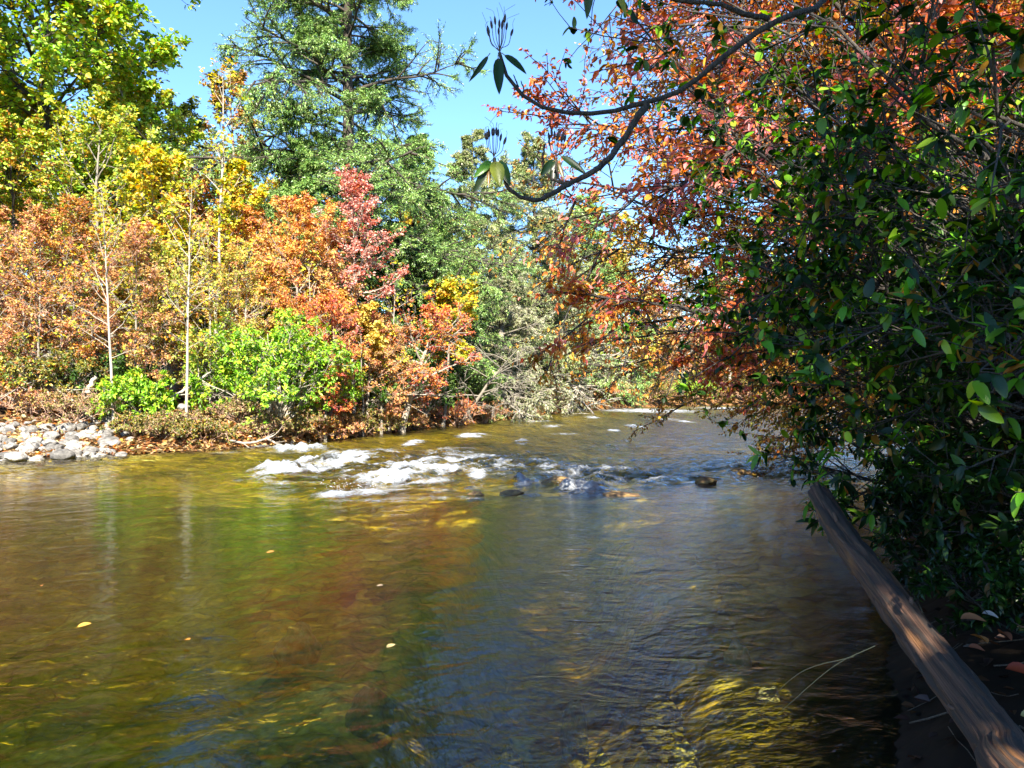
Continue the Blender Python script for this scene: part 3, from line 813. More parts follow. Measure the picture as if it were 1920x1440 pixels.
b = at(525, 24.6)
bush('willow_shrub', 'large rounded bright green shrub overhanging the bank', b, 2.6, 3.1, BRIGHTGREEN, 61, leaf=.13, n=34, ns=9, nt=6, whorl=5, bark=BARK_PALE, lw=.5)
b = at(590, 26.2)
bush('willow_shrub', 'green shrub joining the large rounded one on its downstream side', b, 1.6, 2.0, BRIGHTGREEN, 62, leaf=.11, n=18, ns=7, nt=6, lw=.5)
b = at(430, 25)
bush('willow_shrub', 'yellow-green leafy shrub on the upstream flank of the large rounded one', b, 1.5, 2.9, [((.28, .36, .03), 4), ((.17, .30, .02), 3), ((.45, .40, .03), 2)], 63, leaf=.10, n=18, ns=7, nt=6, lw=.5)
b = at(265, 22.6)
bush('leafy_shrub', 'low green leafy shrub at the foot of the first pale sapling', b, 1.5, 1.4, BRIGHTGREEN, 64, leaf=.12, n=18, ns=6, nt=6)
b = at(100, 23)
bush('leafy_shrub', 'dark olive shrub with yellow leaves above the pale stones', b, 1.7, 1.9, OLIVE, 65, leaf=.10, n=18, ns=6, nt=5)
b = at(20, 22.6)
bush('leafy_shrub', 'yellow-flecked green shrub at the frame edge above the pale stones', b, 1.6, 1.8, [((.10, .16, .02), 4), ((.40, .34, .03), 2), ((.30, .10, .03), 2)], 66, leaf=.10, n=16, ns=6, nt=5)
for (px, Y, R, H, pal, sd, lab) in [
        (140, 22.0, 1.5, .9, TANGLE, 67, 'low tan and reddish bramble just above the stony beach'),
        (60, 22.2, 1.3, .8, RUST, 68, 'straw coloured low bramble above the frame-edge stones'),
        (450, 23.7, 1.0, .8, TANGLE, 69, 'brown and tan bramble hanging over the undercut bank'),
        (330, 22.4, 1.0, .4, TANGLE, 70, 'flat patch of tan bramble around the thin sapling'),
        (560, 24.8, 1.1, .8, OLIVE, 71, 'olive bramble at the water edge under the large green shrub'),
        (640, 26.6, 1.1, .8, RUST, 72, 'brown bramble at the water edge below the pink maple'),
        (720, 29.6, 1.1, .8, OLIVE, 73, 'grey-brown bramble at the water edge before the leaning trunk'),
        (850, 35.5, 1.4, 1.3, SCARLET, 74, 'red-leaved low shrub at the water edge past the leaning trunk'),
        (910, 38.5, 1.4, 1.2, RUST, 75, 'russet low shrub on the water edge below the grey hemlocks'),
        (970, 44.5, 1.6, 1.3, OLIVE, 76, 'olive low shrub on the water edge, last before the bend'),
        (255, 21.4, .8, .6, OLIVE, 171, 'small olive bramble beside the stony beach, at the water edge'),
        (300, 21.3, .7, .4, TANGLE, 172, 'small tan bramble over the dark undercut of the bank'),
        (345, 21.6, .7, .5, OLIVE, 173, 'small green-brown bramble at the water edge before the thin sapling'),
        (395, 22.0, .9, .65, OLIVE, 174, 'grey-olive bramble at the water edge left of the driftwood'),
        (290, 22.3, .8, .5, BRIGHTGREEN, 175, 'little green bramble on the litter behind the undercut'),
        (500, 23.4, .9, .8, TANGLE, 176, 'dense brown bramble trailing into the water under the green shrub'),
        (600, 25.6, .9, .8, BROWNORANGE, 177, 'brown bramble trailing into the water past the green shrub'),
        (670, 27.8, .9, .9, OLIVE, 178, 'dark olive bramble trailing into the water below the white trunk'),
        (760, 31.3, 1.0, .8, RUST, 179, 'russet bramble at the foot of the leaning trunk'),
        (1040, 54, 2.2, 1.3, OLIVE, 77, 'brown-green brush low over the water at the bend')]:
    bush('bramble', lab, at(px, Y), R, H, pal, sd, leaf=.065, n=18, ns=7, nt=5, whorl=3, scat=2, bark=BARK_RED, twr=2.0, group='brambles along the far bank')
for (px, Y, R, H, sd, lab) in [
        (690, 29.5, 1.6, 2.0, 81, 'dark evergreen rhododendron behind the white maple trunk'),
        (800, 34, 1.7, 2.0, 82, 'dark evergreen rhododendron in the hollow beside the leaning trunk'),
        (880, 38.5, 2.0, 2.4, 83, 'dark evergreen rhododendron under the drooping grey hemlock'),
        (970, 46, 2.2, 2.6, 84, 'broad evergreen rhododendron at the last straight of the far bank'),
        (190, 24.2, 1.8, 1.6, 85, 'dark evergreen rhododendron in the shade behind the first pale sapling')]:
    bush('rhododendron', lab, at(px, Y), R, H, [((.05, .11, .015), 4), ((.10, .18, .03), 3), ((.025, .06, .01), 3)], sd, leaf=.13, n=20, ns=6, nt=5, whorl=5, lw=.35, leafmat=GLOSSY, group='evergreen shrubs of the far bank')

b = (at(752, 30.2))
tree('leaning_tree', 'small tree leaning out over the water with orange-red leaf layers', 'tree', b, 4.6, r=.13, cb=.3, R=2.3, nl=22, ns=8, nt=6, nlf=7, leaf=.09, lw=.7, pal=SCARLET, bark=BARK_PALE, twigbark=BARK_GREY, elo=5, ehi=45, lean=(1.5, -.6), seed=91, flat=.25, bend=0, twr=1.5)
b = at(690, 28.9)
tree('small_tree', 'thin crooked two-stemmed tree at the water edge next to the leaning one', 'tree', b, 3.6, r=.07, cb=.3, R=1.5, nl=18, ns=7, nt=5, nlf=5, leaf=.09, lw=.7, pal=YELORANGE, bark=BARK_PALE, elo=5, ehi=45, lean=(.3, -.2), seed=92, flat=.3)
b = at(830, 34.5)
tree('small_tree', 'yellow-leaved understorey tree before the dark hemlock', 'tree', b, top(530, 34.5, b), r=.07, cb=.45, R=1.9, nl=20, ns=8, nt=6, nlf=7, leaf=.13, lw=.8, pal=YELLOW, bark=BARK_GREY, lean=(.4, -.3), seed=93, kind=2)
b = at(680, 27.8)
tree('small_tree', 'pale butter-yellow small tree against the white maple trunk', 'tree', b, top(575, 27.8, b), r=.04, cb=.6, R=1.0, nl=14, ns=6, nt=5, nlf=8, leaf=.11, lw=.8, pal=[((.60, .46, .10), 4), ((.55, .38, .05), 2)], bark=BARK_GREY, seed=94, kind=2)
b = at(860, 36)
tree('dead_tree', 'fallen-over bare grey tree arching its twigs toward the water', 'dead tree', b, 3.6, r=.10, cb=.25, R=3.0, nl=18, ns=6, nt=4, nlf=0, leaf=.1, bark=BARK_GREY, elo=10, ehi=35, lean=(2.6, -.9), seed=95, bend=-.5, twr=1.5, flat=.6)
b = at(120, 22.4)
tree('dead_tree', 'broken bare white branch arching above the stony beach', 'dead tree', (b[0] + 1.0, b[1]), 1.9, r=.07, cb=.5, R=1.8, nl=7, ns=4, nt=3, nlf=0, leaf=.1, bark=BARK_PALE, elo=5, ehi=30, lean=(-2.6, .2), seed=96, bend=-.3, twr=1.6)

# --- the bend downstream
for (x, y, H, R, pal, sd, lab) in [
        (7.5, 67, 12, 4.0, BROWNORANGE, 101, 'russet tree on the outside of the bend, first past the pale hemlock'),
        (11, 76, 17, 4.8, YELORANGE, 102, 'yellow and orange tree at the end of the river reach'),
        (17, 80, 14, 5, RUST, 103, 'rust tree behind the far white riffle'),
        (6, 74, 17, 4.6, YELLOW, 104, 'tall yellow tree behind the first russet tree of the bend'),
        (24, 88, 12, 4.6, OLIVE, 105, 'olive tree closing the river reach behind the hanging leaves'),
        (32, 92, 12, 4.8, BROWNORANGE, 106, 'brown tree farthest along the outside of the bend'),
        (42, 96, 12, 4.8, OLIVE, 107, 'olive brown tree at the end of the visible water')]:
    tree('bend_tree', lab, 'tree', (x, y), H, r=.16, cb=.12, R=R, nl=30, ns=8, nt=6, nlf=8, leaf=.19, lw=.75, pal=pal, bark=BARK_GREY, seed=sd, kind=1, group='trees at the river bend')
for (x, y, R, H, pal, sd, lab) in [(8.5, 66.5, 2.4, 2.0, RUST, 111, 'reddish low shrub at the water line of the bend'), (12.5, 71, 2.6, 2.0, OLIVE, 112, 'yellow-green low shrub on the water line past the reddish one'),
                                   (17, 75, 2.6, 2.2, BRIGHTGREEN, 113, 'green low shrub behind the far white riffle'), (23, 80, 3, 2.2, OLIVE, 114, 'olive low shrub at the end of the far riffle')]:
    bush('bramble', lab, (x, y), R, H, pal, sd, leaf=.14, n=20, ns=7, nt=5, whorl=4, bark=BARK_RED, twr=2.5, group='shrubs at the water line of the bend')

# --- the wood behind the far bank: three kinds, copied
w1 = tree('forest_tree', 'rusty orange tree in the wood behind the far bank', 'tree', (-24, 48), 13, r=.18, cb=.15, R=4.4, nl=32, ns=8, nt=6, nlf=8, leaf=.22, lw=.8, pal=YELORANGE, bark=BARK_GREY, seed=121, group='trees of the wood behind the far bank')
w2 = tree('forest_tree', 'yellow-green tree in the wood behind the far bank', 'tree', (-34, 44), 14, r=.18, cb=.15, R=4.6, nl=32, ns=8, nt=6, nlf=8, leaf=.22, lw=.8, pal=GREENYEL, bark=BARK_GREY, seed=122, group='trees of the wood behind the far bank')
w3 = hemlock('forest_tree', 'evergreen in the wood behind the far bank', (-10, 54), 15, 4.4, seed=123, nl=60, nlf=12, pal=HEMGREY, group='trees of the wood behind the far bank', cb=.08)
w4 = tree('forest_tree', 'red-brown tree in the wood behind the far bank', 'tree', (-17, 40), 9, r=.14, cb=.12, R=3.6, nl=32, ns=8, nt=6, nlf=8, leaf=.18, lw=.8, pal=RUST, bark=BARK_GREY, seed=124, group='trees of the wood behind the far bank')
rr = random.Random(5)
for (k, x, y, s) in [(w2, -28, 37, 1.0), (w1, -21, 34, .85), (w4, -14, 33, .9), (w4, -24, 31, .8), (w2, -40, 36, 1.1), (w4, -11.5, 37, .95), (w1, -9, 43, .8), (w3, -5, 50, .9), (w3, -1, 60, 1.0), (w1, -14, 50, .9),
                     (w2, -20, 58, 1.0), (w3, 3, 68, .9), (w4, -3, 47, .75), (w1, -6, 62, .95), (w2, 0, 74, .8), (w4, 1.0, 57, .7), (w1, 12, 92, 1.0), (w3, 22, 100, 1.0), (w1, 34, 108, 1.1), (w2, 50, 110, 1.1), (w4, 60, 106, 1.3), (w4, -31, 27, .9), (w1, -38, 27, .9), (w1, -17, 37, .7), (w4, -19, 44, 1.1), (w2, -13, 56, .9), (w3, -3, 55, .8), (w4, 2, 64, .9), (w1, 6, 80, .9), (w3, 9, 86, 1.0), (w4, 16, 90, 1.1), (w2, 28, 104, 1.0), (w4, 40, 112, 1.4), (w1, -30, 50, 1.1), (w3, -38, 60, 1.1), (w2, -24, 70, 1.1), (w1, -10, 78, 1.1), (w3, -55, 40, 1.1), (w4, -46, 30, 1.1), (w2, -50, 22, 1.1)]:
    dup(k, (x, y, gz(x, y) - .1), rr.uniform(0, 6.28), s * rr.uniform(.92, 1.08))

# ------------------------------------------------------------------ near bank
# tall trees behind the viewer whose shade falls on the near half of the river
def not_in_view(m=.35):
    def f(p):
        x, y, z = p[:, 0], p[:, 1], p[:, 2]
        inside = (y > .3) & (np.abs(x) < .66 * y + m) & (z < CAMZ + .50 * y + m)
        return ~inside
    return f


def shade_clip(p):  # cuts crown leaves along the sun rays to set shadow edge and dapples
    x, y, z = p[:, 0], p[:, 1], p[:, 2]
    gx = x - .111 * z; gy = y + 1.275 * z
    edge = -.42 - .065 * (gy - 3.5) + .16 * pn(gy * 1.1, gx * .2, 77)
    gaps = fbm(gx * .85, gy * .6, 2, 83)
    thr = np.where(((gx > 2.1) & (gy > 4.6)) | ((gx > .7) & (gy > 6.6)), .45, -.30)
    thr = np.where((gx > 1.3) & (gx < 2.2) & (gy > 3.7) & (gy < 5.2), .02, thr)
    thr = np.where((gx > .15) & (gx < 1.45) & (gy > 3.5) & (gy < 5.4), .34, thr)
    thr = np.where((gx > 2.6) & (gy > 5.5), .60, thr)
    thr = np.where((gx < .3) & (gy < 14), -2, thr)
    thr = np.where(gy > 15.5 + pn(gx, gy * .3, 9), 9, thr)
    low = (gy < 4.05 + .35 * pn(gx * 1.3, gx * 0, 12)) & (gx > -2.6 + .3 * pn(gy * 2, gy, 13))
    return not_in_view()(p) & ((gx > edge) | low) & (gaps > thr)


tree('shade_tree', 'tall dense tree standing behind the viewer on the near bank', 'tree', (4.3, -4.6), 15, r=.2, subr=.3, twr=.4, cb=.22, R=5.2, nl=60, ns=10, nt=7, nlf=8, leaf=.24, lw=.8, pal=GREENYEL, bark=BARK_DARK, seed=131, clip=shade_clip, group='trees behind the viewer')
tree('shade_tree', 'dense evergreen standing on the near bank beyond the frame edge', 'tree', (8.4, 0.2), 18, r=.2, subr=.3, twr=.4, cb=.12, R=5.6, nl=60, ns=9, nt=7, nlf=9, leaf=.24, lw=.8, pal=DARKGREEN, bark=BARK_DARK, seed=132, clip=shade_clip, group='trees behind the viewer')
tree('shade_tree', 'slender tree behind the viewer at the water edge', 'tree', (.4, -5.0), 8.6, r=.12, subr=.4, twr=.5, cb=.5, R=3.0, nl=30, ns=8, nt=6, nlf=9, leaf=.2, lw=.8, pal=GREENYEL, bark=BARK_DARK, seed=133, clip=shade_clip, group='trees behind the viewer', bias=(-.6, .5, 0), biask=.4)

# red maple over the river
tree('red_maple', 'red and orange leaved maple hanging over the river on the near bank', 'tree', (5.9, 11.2), 12.5, r=.10, cb=.15, R=5.6, nl=60, ns=12, nt=8, nlf=14, leaf=.095, lw=.5, pal=[((.52, .11, .025), 4), ((.58, .20, .02), 4), ((.55, .16, .14), 4), ((.58, .32, .03), 1.2)], bark=BARK_MID, twigbark=BARK_MID, elo=8, ehi=55, bend=.05, seed=141, kind=2, flat=.35, bias=(-1, -.1, 0), biask=.35, droop=.5)
tree('beech_tree', 'orange-brown leaved tree drooping to the water past the red maple', 'tree', (10.0, 18.0), 10.5, r=.10, cb=.1, R=7.0, nl=60, ns=11, nt=8, nlf=13, leaf=.09, lw=.55, pal=BROWNORANGE, bark=BARK_MID, elo=0, ehi=45, bend=-.25, seed=142, kind=2, flat=.3, bias=(-1, 0, 0), biask=.3, droop=.4)
tree('beech_tree', 'golden rust tree whose low boughs hang to the water before the far riffle', 'tree', (9.4, 15.4), 8.5, r=.09, cb=.08, R=6.0, nl=68, ns=12, nt=8, nlf=14, leaf=.08, lw=.55, pal=[((.56, .27, .03), 4), ((.50, .17, .02), 4), ((.58, .42, .05), 3), ((.30, .32, .04), 1.5)], bark=BARK_MID, elo=9, ehi=48, bend=-.22, seed=146, kind=2, flat=.3, bias=(-1, .1, 0), biask=.35, droop=.5)
tree('beech_tree', 'russet tree overhanging the near bank farther downstream', 'tree', (20.5, 30), 9.5, r=.16, cb=.08, R=7.5, nl=54, ns=10, nt=7, nlf=9, leaf=.14, lw=.6, pal=BROWNORANGE, bark=BARK_GREY, elo=0, ehi=45, bend=-.2, seed=143, kind=1, flat=.3, bias=(-1, 0, 0), biask=.25, droop=.4)
tree('beech_tree', 'olive and russet tree last along the near bank', 'tree', (31, 50), 12, r=.2, cb=.1, R=7.5, nl=36, ns=9, nt=7, nlf=9, leaf=.19, lw=.7, pal=OLIVE, bark=BARK_GREY, elo=0, ehi=45, seed=144, kind=1)
tree('maple_tree', 'orange maple crown high over the laurel thicket', 'tree', (10.5, 13.5), 12, r=.16, cb=.25, R=4.2, nl=34, ns=10, nt=7, nlf=9, leaf=.10, lw=.6, pal=ORANGE, bark=BARK_GREY, seed=145, kind=2, flat=.35)

# laurels, big leaved, arching out from the near bank
rs = np.random.default_rng(7)


def spread_targets(n, x0, x1, y0, y1, d0, d1, seed):
    r = np.random.default_rng(seed)
    return [P(r.uniform(x0, x1), r.uniform(y0, y1), r.uniform(d0, d1)) for _ in range(n)]


shrub('mountain_laurel', 'nearest broad-leaved laurel arching over the log', (3.2, 3.2), spread_targets(10, 1690, 1990, 60, 760, 2.7, 4.2, 1), r=.016, leaf=.075, lw=.45, ns=10, nt=6, whorl=6, seed=151, roundl=.5)
shrub('mountain_laurel', 'tall laurel with rounded bright leaves reaching out under the maple', (4.3, 5.4), spread_targets(19, 1340, 1880, 60, 560, 4.0, 6.2, 2), r=.018, leaf=.07, lw=.58, ns=11, nt=6, whorl=6, seed=152, roundl=1.0)
shrub('mountain_laurel', 'laurel stretching its lowest boughs over the blue water', (5.0, 7.0), spread_targets(16, 1260, 1800, 430, 700, 5.5, 8.0, 3), r=.018, leaf=.07, lw=.58, ns=10, nt=6, whorl=6, seed=153, roundl=1.0)
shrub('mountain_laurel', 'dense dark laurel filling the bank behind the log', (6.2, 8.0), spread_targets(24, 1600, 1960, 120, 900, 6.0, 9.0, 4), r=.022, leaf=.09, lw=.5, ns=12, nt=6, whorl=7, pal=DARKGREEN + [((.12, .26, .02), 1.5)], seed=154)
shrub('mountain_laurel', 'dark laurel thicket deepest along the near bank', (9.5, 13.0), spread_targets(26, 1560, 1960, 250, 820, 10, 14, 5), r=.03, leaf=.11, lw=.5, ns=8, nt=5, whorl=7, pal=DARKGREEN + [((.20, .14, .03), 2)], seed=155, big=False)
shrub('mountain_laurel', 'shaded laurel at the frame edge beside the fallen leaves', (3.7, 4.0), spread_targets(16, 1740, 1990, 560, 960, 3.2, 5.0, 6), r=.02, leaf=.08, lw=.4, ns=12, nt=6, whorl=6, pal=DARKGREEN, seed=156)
shrub('rhododendron', 'low rhododendron spray dipping over the water at the log tip', (4.6, 7.2), [P(1540, 880, 6.2), P(1590, 800, 6.3), P(1660, 800, 6.6), P(1620, 900, 6.0), P(1690, 850, 6.6), P(1560, 930, 6.2), P(1640, 960, 6.0), P(1730, 930, 6.2), P(1780, 900, 6.4)], r=.02, leaf=.12, lw=.3, ns=5, nt=3, whorl=6, seed=157, arc=.12, pal=LAUREL + [((.55, .30, .02), 1.0)], droop=.5)


# ------------------------------------------------------------------ the overhanging rhododendron branch with its seed heads
def smooth_line(pts, n):
    pts = np.asarray(pts, float)
    d = np.concatenate([[0], np.cumsum(np.linalg.norm(np.diff(pts, axis=0), axis=1))]); d /= d[-1]
    u = np.linspace(0, 1, n)
    # Catmull-Rom through the points
    out = np.zeros((n, 3)); ext = np.vstack([2 * pts[0] - pts[1], pts, 2 * pts[-1] - pts[-2]])
    k = np.clip(np.searchsorted(d, u, side='right') - 1, 0, len(pts) - 2)
    t = ((u - d[k]) / (d[k + 1] - d[k]))[:, None]
    p0, p1, p2, p3 = ext[k], ext[k + 1], ext[k + 2], ext[k + 3]
    out = .5 * (2 * p1 + (p2 - p0) * t + (2 * p0 - 5 * p1 + 4 * p2 - p3) * t ** 2 + (3 * p1 - p0 - 3 * p2 + p3) * t ** 3)
    return out


def pod_branch():
    rng = np.random.default_rng(200)
    base = np.array([3.1, 1.9, gz(3.1, 1.9)])
    root = thing('rhododendron_branch', 'dark rhododendron bough crossing the sky with seed heads at its two upturned forks', 'branch', base)

    def line(px, r0, r1, n=40, extra=()):
        pts = [P(*p) for p in px]
        pts = list(extra) + pts
        L = smooth_line(pts, n) - base
        L += np.stack([fbm(np.arange(n) * .35, np.full(n, i * 9.1 + px[0][0]), 2, 3) for i in range(3)], -1) * .006
        return L, np.linspace(r0, r1, n) * (1 + .18 * pn(np.arange(n) * .7, np.full(n, 3.3), 8))
    mb = MB()
    dz = 2.5
    main, mr = line([(1600, -60, 2.6), (1545, 8, 2.55), (1480, 26, 2.5), (1425, 55, 2.5), (1350, 112, 2.5), (1285, 165, 2.5), (1215, 190, 2.48), (1140, 209, 2.46), (1062, 212, 2.45), (1000, 196, 2.44), (965, 160, 2.44), (944, 132, 2.44), (936, 98, 2.44)], .020, .0055, 80,
                     extra=[base + np.array([0, 0, 0]), base + np.array([.25, .1, 1.3]), np.array([2.3, 2.6, 3.4])])
    mr = mr + np.linspace(.008, 0, 80)
    tubes(mb, main[None], mr[None], 10)
    f2, r2 = line([(1213, 191, 2.48), (1172, 258, 2.46), (1130, 308, 2.44), (1070, 344, 2.42), (1005, 374, 2.4), (960, 358, 2.4), (938, 325, 2.4), (926, 298, 2.4)], .0115, .005, 50)
    tubes(mb, f2[None], r2[None], 8)
    f3, r3 = line([(1068, 345, 2.42), (1034, 334, 2.44), (1018, 310, 2.45), (1021, 268, 2.45)], .005, .003, 20)
    tubes(mb, f3[None], r3[None], 7)
    f4, r4 = line([(1068, 345, 2.42), (1048, 335, 2.43), (1042, 300, 2.43)], .004, .003, 14)
    tubes(mb, f4[None], r4[None], 7)
    f5, r5 = line([(1440, 34, 2.5), (1400, 26, 2.46), (1360, 10, 2.44), (1290, 0, 2.42), (1200, -18, 2.4), (1120, -40, 2.4)], .009, .005, 30)
    tubes(mb, f5[None], r5[None], 8)
    for (a, b2) in (((980, 182), (976, 150)), ((972, 172), (962, 140))):
        l, r_ = line([(a[0], a[1], 2.44), ((a[0] + b2[0]) / 2 + 3, (a[1] + b2[1]) / 2, 2.44), (b2[0], b2[1], 2.44)], .0035, .0015, 8)
        tubes(mb, l[None], r_[None], 6)
    mb.build('branch', [BARK_DARK], root)
    green = np.array([[.02, .055, .012]])

    def leafpart(px, col, droop=.1, w=.011, roll=0.0, label=None):
        a = P(*px[0]) - base; b_ = P(*px[1]) - base
        L = np.linalg.norm(b_ - a)
        D = (b_ - a)[None]
        view = unit(np.array([[math.sin(roll), -math.cos(roll), .25]]))
        m = MB()
        leaves_big(m, a[None], D, view, np.array([L]), np.array([w]), np.array([col]), 0, droop=np.array([droop]), cup=.18)
        ctrl = np.stack([a - unit(D)[0] * .012, a, a + unit(D)[0] * .01])
        tubes(m, ctrl[None], np.array([[.0014, .0014, .001]]), 5, 0, (.2, .16, .05))
        o = m.build('leaf', [GLOSSY], root)
        if label: o['label'] = label
    dk = (.018, .05, .012)  # leaf green darkened to stand in for the bough's shade
    for p in [(((915, 104, 2.43), (884, 148, 2.41)), dk, .25, .017, .6), (((934, 108, 2.43), (936, 174, 2.40)), dk, .05, .034, 0), (((946, 102, 2.43), (988, 133, 2.41)), dk, .12, .026, .3),
              (((920, 302, 2.4), (893, 326, 2.36)), (.10, .26, .02), .3, .026, .4), (((912, 314, 2.4), (889, 360, 2.38)), (.03, .05, .012), .1, .026, .5), (((917, 312, 2.4), (916, 350, 2.38)), (.30, .15, .03), .05, .012, 0),
              (((928, 303, 2.39), (938, 346, 2.36)), (.24, .27, .03), .1, .044, .1), (((936, 302, 2.41), (956, 344, 2.38)), (.03, .08, .015), .1, .034, -.2),
              (((1052, 292, 2.45), (1102, 325, 2.42)), dk, .1, .026, .2), (((1040, 300, 2.45), (1016, 326, 2.43)), dk, .2, .030, .5), (((1041, 304, 2.45), (1036, 352, 2.43)), (.02, .035, .012), .05, .026, 0), (((1046, 304, 2.45), (1058, 336, 2.43)), (.14, .10, .03), .1, .014, 0),
              (((1106, -34, 2.4), (1101, 32, 2.37)), (.06, .09, .03), .05, .03, 0), (((1150, -34, 2.4), (1177, 24, 2.37)), (.28, .27, .04), .1, .026, .2)]:
        leafpart(*p)
    # seed heads: curved stalks, each with its pod
    for (cx, cy_, d, n, hgt, sp) in ((937, 96, 2.44, 11, 46, 22), (926, 296, 2.40, 9, 44, 18), (1043, 296, 2.45, 9, 40, 18)):
        m = MB()
        c0 = P(cx, cy_, d) - base
        k = d / F
        for j in range(n):
            a = -1 + 2 * (j + .5) / n + rng.normal(0, .08)
            h = hgt * (1 - .35 * a * a) * rng.uniform(.8, 1.05)
            dep = rng.normal(0, .5) * sp
            p0 = c0 + np.array([0, 0, rng.uniform(-2, 8) * k])
            p1 = c0 + np.array([a * sp * .75 * k, dep * .6 * k, h * .45 * k])
            p2 = c0 + np.array([a * sp * k, dep * k, h * k])
            l = smooth_line([p0, p1, p2], 9)
            tubes(m, l[None], np.full((1, 9), .0011), 5, 0, (.10, .07, .05))
            pd = unit((p2 - p1)[None])[0]
            q = np.stack([p2 + pd * t * 15 * k for t in (-.05, .1, .35, .65, .9, 1.0)])
            tubes(m, q[None], np.array([[.0012, .0030, .0040, .0036, .0020, .0006]]) * rng.uniform(.85, 1.1), 7, 0, (.05, .035, .03))  # pod brown kept dark for the bough's shade
            st_ = smooth_line([q[-1], q[-1] + (pd + rng.normal(0, .3, 3)) * 7 * k, q[-1] + (pd + rng.normal(0, .6, 3)) * 13 * k], 5)
            tubes(m, st_[None], np.full((1, 5), .0005), 4, 0, (.15, .10, .08))
        m.build('seed_head', [BARK_TINT], root)


BARK_TINT = leaf_mat('dry_seed_pod', .0, .03, .5)
pod_branch()


# ------------------------------------------------------------------ the weathered log
def wood_material():
    m, nt, N, L, out = newmat('weathered_wood')
    at = N.new('ShaderNodeAttribute'); at.attribute_name = 'tint'      # r: around, g: along
    mp = N.new('ShaderNodeMapping'); mp.inputs['Scale'].default_value = (44, 1.6, 1)
    L.new(at.outputs['Color'], mp.inputs[0])
    n1 = N.new('ShaderNodeTexNoise'); n1.inputs['Scale'].default_value = 1.0; n1.inputs['Detail'].default_value = 7; n1.inputs['Roughness'].default_value = .7; n1.inputs['Distortion'].default_value = .1
    L.new(mp.outputs[0], n1.inputs['Vector'])
    cr = N.new('ShaderNodeValToRGB'); E = cr.color_ramp.elements
    E[0].position = .36; E[0].color = (.008, .005, .004, 1); E[1].position = .80; E[1].color = (.25, .115, .055, 1)
    e = E.new(.47); e.color = (.06, .03, .018, 1); e = E.new(.6); e.color = (.15, .075, .042, 1)
    L.new(n1.outputs[0], cr.inputs[0])
    n2 = N.new('ShaderNodeTexNoise'); n2.inputs['Scale'].default_value = 3.5; n2.inputs['Detail'].default_value = 3
    L.new(at.outputs['Color'], n2.inputs['Vector'])
    r2 = N.new('ShaderNodeMapRange'); r2.inputs[1].default_value = .55; r2.inputs[2].default_value = .7; r2.inputs[4].default_value = .7
    L.new(n2.outputs[0], r2.inputs[0])
    mx = N.new('ShaderNodeMix'); mx.data_type = 'RGBA'; L.new(r2.outputs[0], mx.inputs[0]); L.new(cr.outputs[0], mx.inputs[6]); mx.inputs[7].default_value = (.26, .11, .03, 1)
    sb = N.new('ShaderNodeSeparateColor'); L.new(at.outputs['Color'], sb.inputs[0])
    bk = N.new('ShaderNodeMix'); bk.data_type = 'RGBA'; L.new(sb.outputs[2], bk.inputs[0]); L.new(mx.outputs[2], bk.inputs[6]); bk.inputs[7].default_value = (.030, .021, .015, 1)
    bp = N.new('ShaderNodeBump'); bp.inputs['Strength'].default_value = .8; bp.inputs['Distance'].default_value = .012
    L.new(n1.outputs[0], bp.inputs['Height'])
    pb = N.new('ShaderNodeBsdfPrincipled'); pb.inputs['Roughness'].default_value = .7
    L.new(bk.outputs[2], pb.inputs['Base Color']); L.new(bp.outputs[0], pb.inputs['Normal']); L.new(pb.outputs[0], out.inputs[0])
    return m


